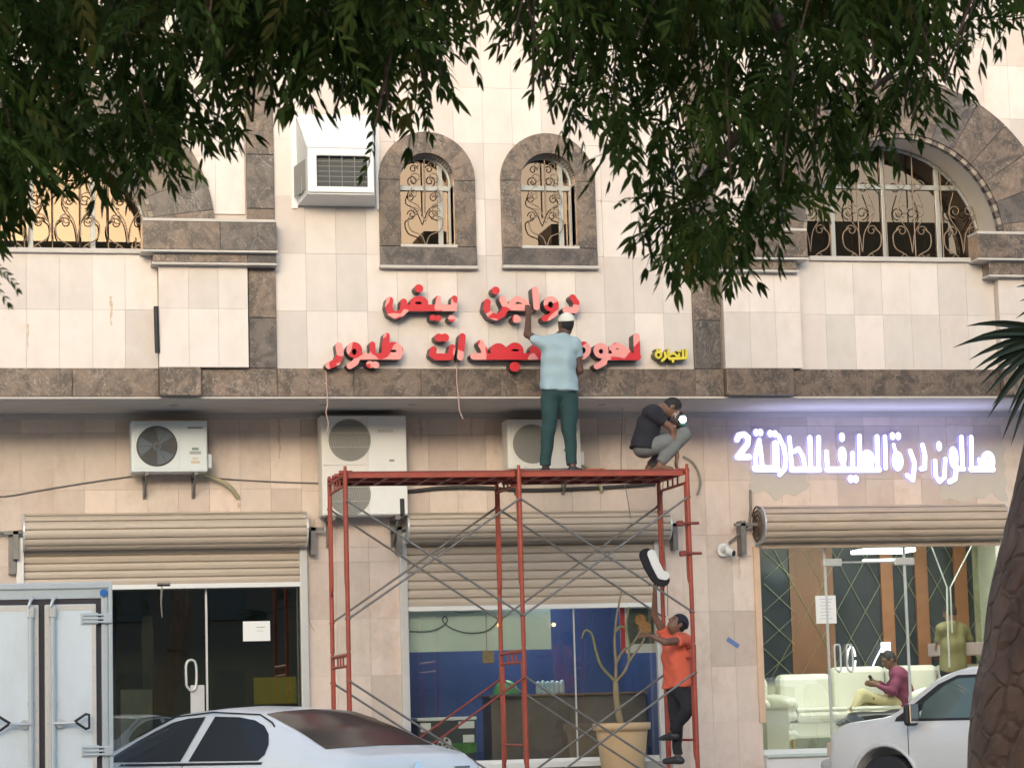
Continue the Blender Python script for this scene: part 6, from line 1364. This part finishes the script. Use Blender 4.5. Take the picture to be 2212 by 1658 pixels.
# openness of the crown: 1 dense .. 0 bare
def dens(u, v):
    lv = lowv(u); k = 1.0
    if u < 400: k = 1.0
    elif u < 1010: k = .8 if v < 90 else .24
    elif u < 1130: k = .4 if v < 20 else .12
    elif u < 1500: k = .85 if v < 380 else .75
    elif u < 1950: k = .95 if v < 330 else .5
    else: k = .8
    if (u-1500)**2/60**2+(v-270)**2/40**2 < 1: k = .05
    return k*(1-(.35 if u < 420 else .65)*max(0, v/max(60, lv))**2.5)
rnd = random.Random(21); leaves = []
def hang(u, v, Y, ln=None):
    """a small twig with drooping compound leaves around its tip"""
    c = P(u, v, Y)
    for _ in range(rnd.choice([3, 4, 5])):
        az = rnd.uniform(0, 2*math.pi); el = math.radians(rnd.uniform(-75, 15)); k = rnd.randrange(10); s_ = rnd.uniform(.75, 1.1)
        d = Vector((math.cos(az)*math.cos(el), math.sin(az)*math.cos(el)*.75, math.sin(el))); tip = c+d*.25*s_
        # screen row of the tip
        q = Vector(tip)-Vector((0, 0, H)); den = q.dot(Fw); tu = CU+FPX*q.dot(Rv)/den; tv = CV-FPX*q.dot(Uv)/den
        if tv > lowv(tu)+rnd.uniform(-25, 12): continue
        roll = rnd.uniform(-.9, .9); y_ = d.normalized(); x_ = y_.cross(Vector((0, 0, 1))); x_.normalize(); z_ = x_.cross(y_); 
        x2 = x_*math.cos(roll)+z_*math.sin(roll); z2 = x2.cross(y_)
        M_ = Matrix(((x2.x*s_, y_.x*s_, z2.x*s_, c.x), (x2.y*s_, y_.y*s_, z2.y*s_, c.y), (x2.z*s_, y_.z*s_, z2.z*s_, c.z), (0, 0, 0, 1)))
        leaves.append((c.y, k, M_, -120 < tu < 2330 and tv > -60))
for i in range(2600):
    u = rnd.uniform(-180, 2330); v = rnd.uniform(-260, 560); lv = lowv(u)
    if v > lv-70: continue
    if rnd.random() > dens(u, v)*(.31 if v > 0 else .55): continue
    hang(u, v, rnd.uniform(5.9, 7.6))
for i in range(16): hang(rnd.uniform(-90, 60), rnd.uniform(220, 420), rnd.uniform(6, 7.4))
for i in range(14): hang(rnd.uniform(60, 380), rnd.uniform(220, 330), rnd.uniform(6, 7.4))
for i in range(190):       # extra thickness in the dense clumps
    u, v = rnd.choice([(rnd.uniform(-150, 400), rnd.uniform(-200, 330)), (rnd.uniform(1150, 2000), rnd.uniform(-200, 250)), (rnd.uniform(400, 980), rnd.uniform(-200, 90)), (rnd.uniform(1400, 1700), rnd.uniform(400, 540))])
    if v < lowv(u)-130: hang(u, v, rnd.uniform(6.0, 8.2))
for i in range(70):       # the crown above the picture
    az = rnd.random(); c = Vector((rnd.uniform(-2.5, 4.5), rnd.uniform(4.8, 9.5), rnd.uniform(2.9, 5.2)))
    if c.z < 1.33+.28*c.y+.5: c.z = 1.33+.28*c.y+.5+rnd.random()*.8
    for _ in range(4):
        k = rnd.randrange(10); a = rnd.uniform(0, 6.28); y_ = Vector((math.cos(a)*.7, math.sin(a)*.7, -.7)).normalized(); x_ = y_.cross(Vector((0, 0, 1))).normalized(); z_ = x_.cross(y_)
        leaves.append((99, k, Matrix(((x_.x*1.2, y_.x*1.2, z_.x*1.2, c.x), (x_.y*1.2, y_.y*1.2, z_.y*1.2, c.y), (x_.z*1.2, y_.z*1.2, z_.z*1.2, c.z), (0, 0, 0, 1))), False))
leaves.sort(key=lambda q: (not q[3], q[0]))
bw = wl(neem)
for y, k, M_, vis in leaves[:290]:
    o = bpy.data.objects.new('leaf', LV[k][0]); C.objects.link(o); o.parent = neem; o.matrix_local = Matrix.Translation(-bw) @ M_
V_ = []; F_ = []; MI = []; off = 0; mi7 = 0
for y, k, M_, vis in leaves[290:]:
    a = np.array(LV[k][1]); m4 = np.array(M_); V_.append(a@m4[:3, :3].T+m4[:3, 3]); F_ += [tuple(i+off for i in f) for f in LV[k][2]]; off += len(a); MI += [2 if k == 7 and mi7 % 4 == 0 else k % 2]*len(LV[k][2]); mi7 += 1
fo = mk('foliage', np.concatenate(V_), F_, leafm, neem, mi=MI); fo['kind'] = 'stuff'
print('leaves', len(leaves), 'tris~', len(F_)*2)
# twigs joining the leaves
tw_ = MB()
for i in range(60):
    u = rnd.uniform(0, 2150); lv = lowv(u); v1 = rnd.uniform(.1, .8)*lv; Y = rnd.uniform(6, 7.4); a = P(u+rnd.uniform(-160, 160), -140, Y+.2); b = P(u, v1, Y); m_ = (a+b)/2+Vector((rnd.uniform(-.05, .05), 0, .04)); tw_.tube(spline([a, m_, b], 3), .004, 4, cap=False)
tw_.build('twig', barkm, neem)
# stray twig at the left edge, hanging lower
for k, (u, v) in enumerate(((-30, 560), (-45, 585))):
    c = P(u, v, 5.0); y_ = Vector((.8, 0, -.45-.2*k)).normalized(); x_ = y_.cross(Vector((0, -1, .2))).normalized(); z_ = x_.cross(y_)
    o = bpy.data.objects.new('leaf', LV[k][0]); C.objects.link(o); o.parent = neem; o.matrix_local = Matrix.Translation(-bw) @ Matrix(((x_.x*.35, y_.x*.35, z_.x*.35, c.x), (x_.y*.35, y_.y*.35, z_.y*.35, c.y), (x_.z*.35, y_.z*.35, z_.z*.35, c.z), (0, 0, 0, 1)))

# ------------------------------------------------------------------ houses across the street (seen only in reflections)
HL = ['wide flat roofed house across the street on the far left, only a dark reflection', 'flat roofed house across the street directly behind the viewer, only a dark reflection', 'narrow flat roofed house across the street, only a dark reflection', 'tallest flat roofed house across the street, only a dark reflection', 'widest flat roofed house across the street on the far right, only a reflection']
hm = mat('house_wall', (.16, .12, .095), .9, noise=.1, nscale=.5); hw = mat('house_window', (.05, .05, .06), .3)
for (x0, x1, z) in ((-40, -6, 13.5), (-5, 13.6, 16.2), (15, 24, 15.6), (25, 33, 17.2), (34, 60, 15.2)):
    t = thing('house', HL.pop(0), 'house', ((x0+x1)/2, -24, 0), 'houses across the street')
    MB().box((x0, -34, 0), (x1, -22, z)).box((x0+1, -30, z), (x0+3.2, -27, z+1.2)).build('wall', hm, t)
    if x0 == 15: MB().box((15.2, -26, z), (16.4, -24, 16.9)).box((19.5, -26, z), (21.5, -24, 17.2)).build('water_tank', hm, t)
    for fl in range(4):
        for k in range(int((x1-x0)/3)): MB().box((x0+1+k*3, -21.98, 1.2+fl*3.2), (x0+2.2+k*3, -21.9, 2.8+fl*3.2)).build('window', hw, t)
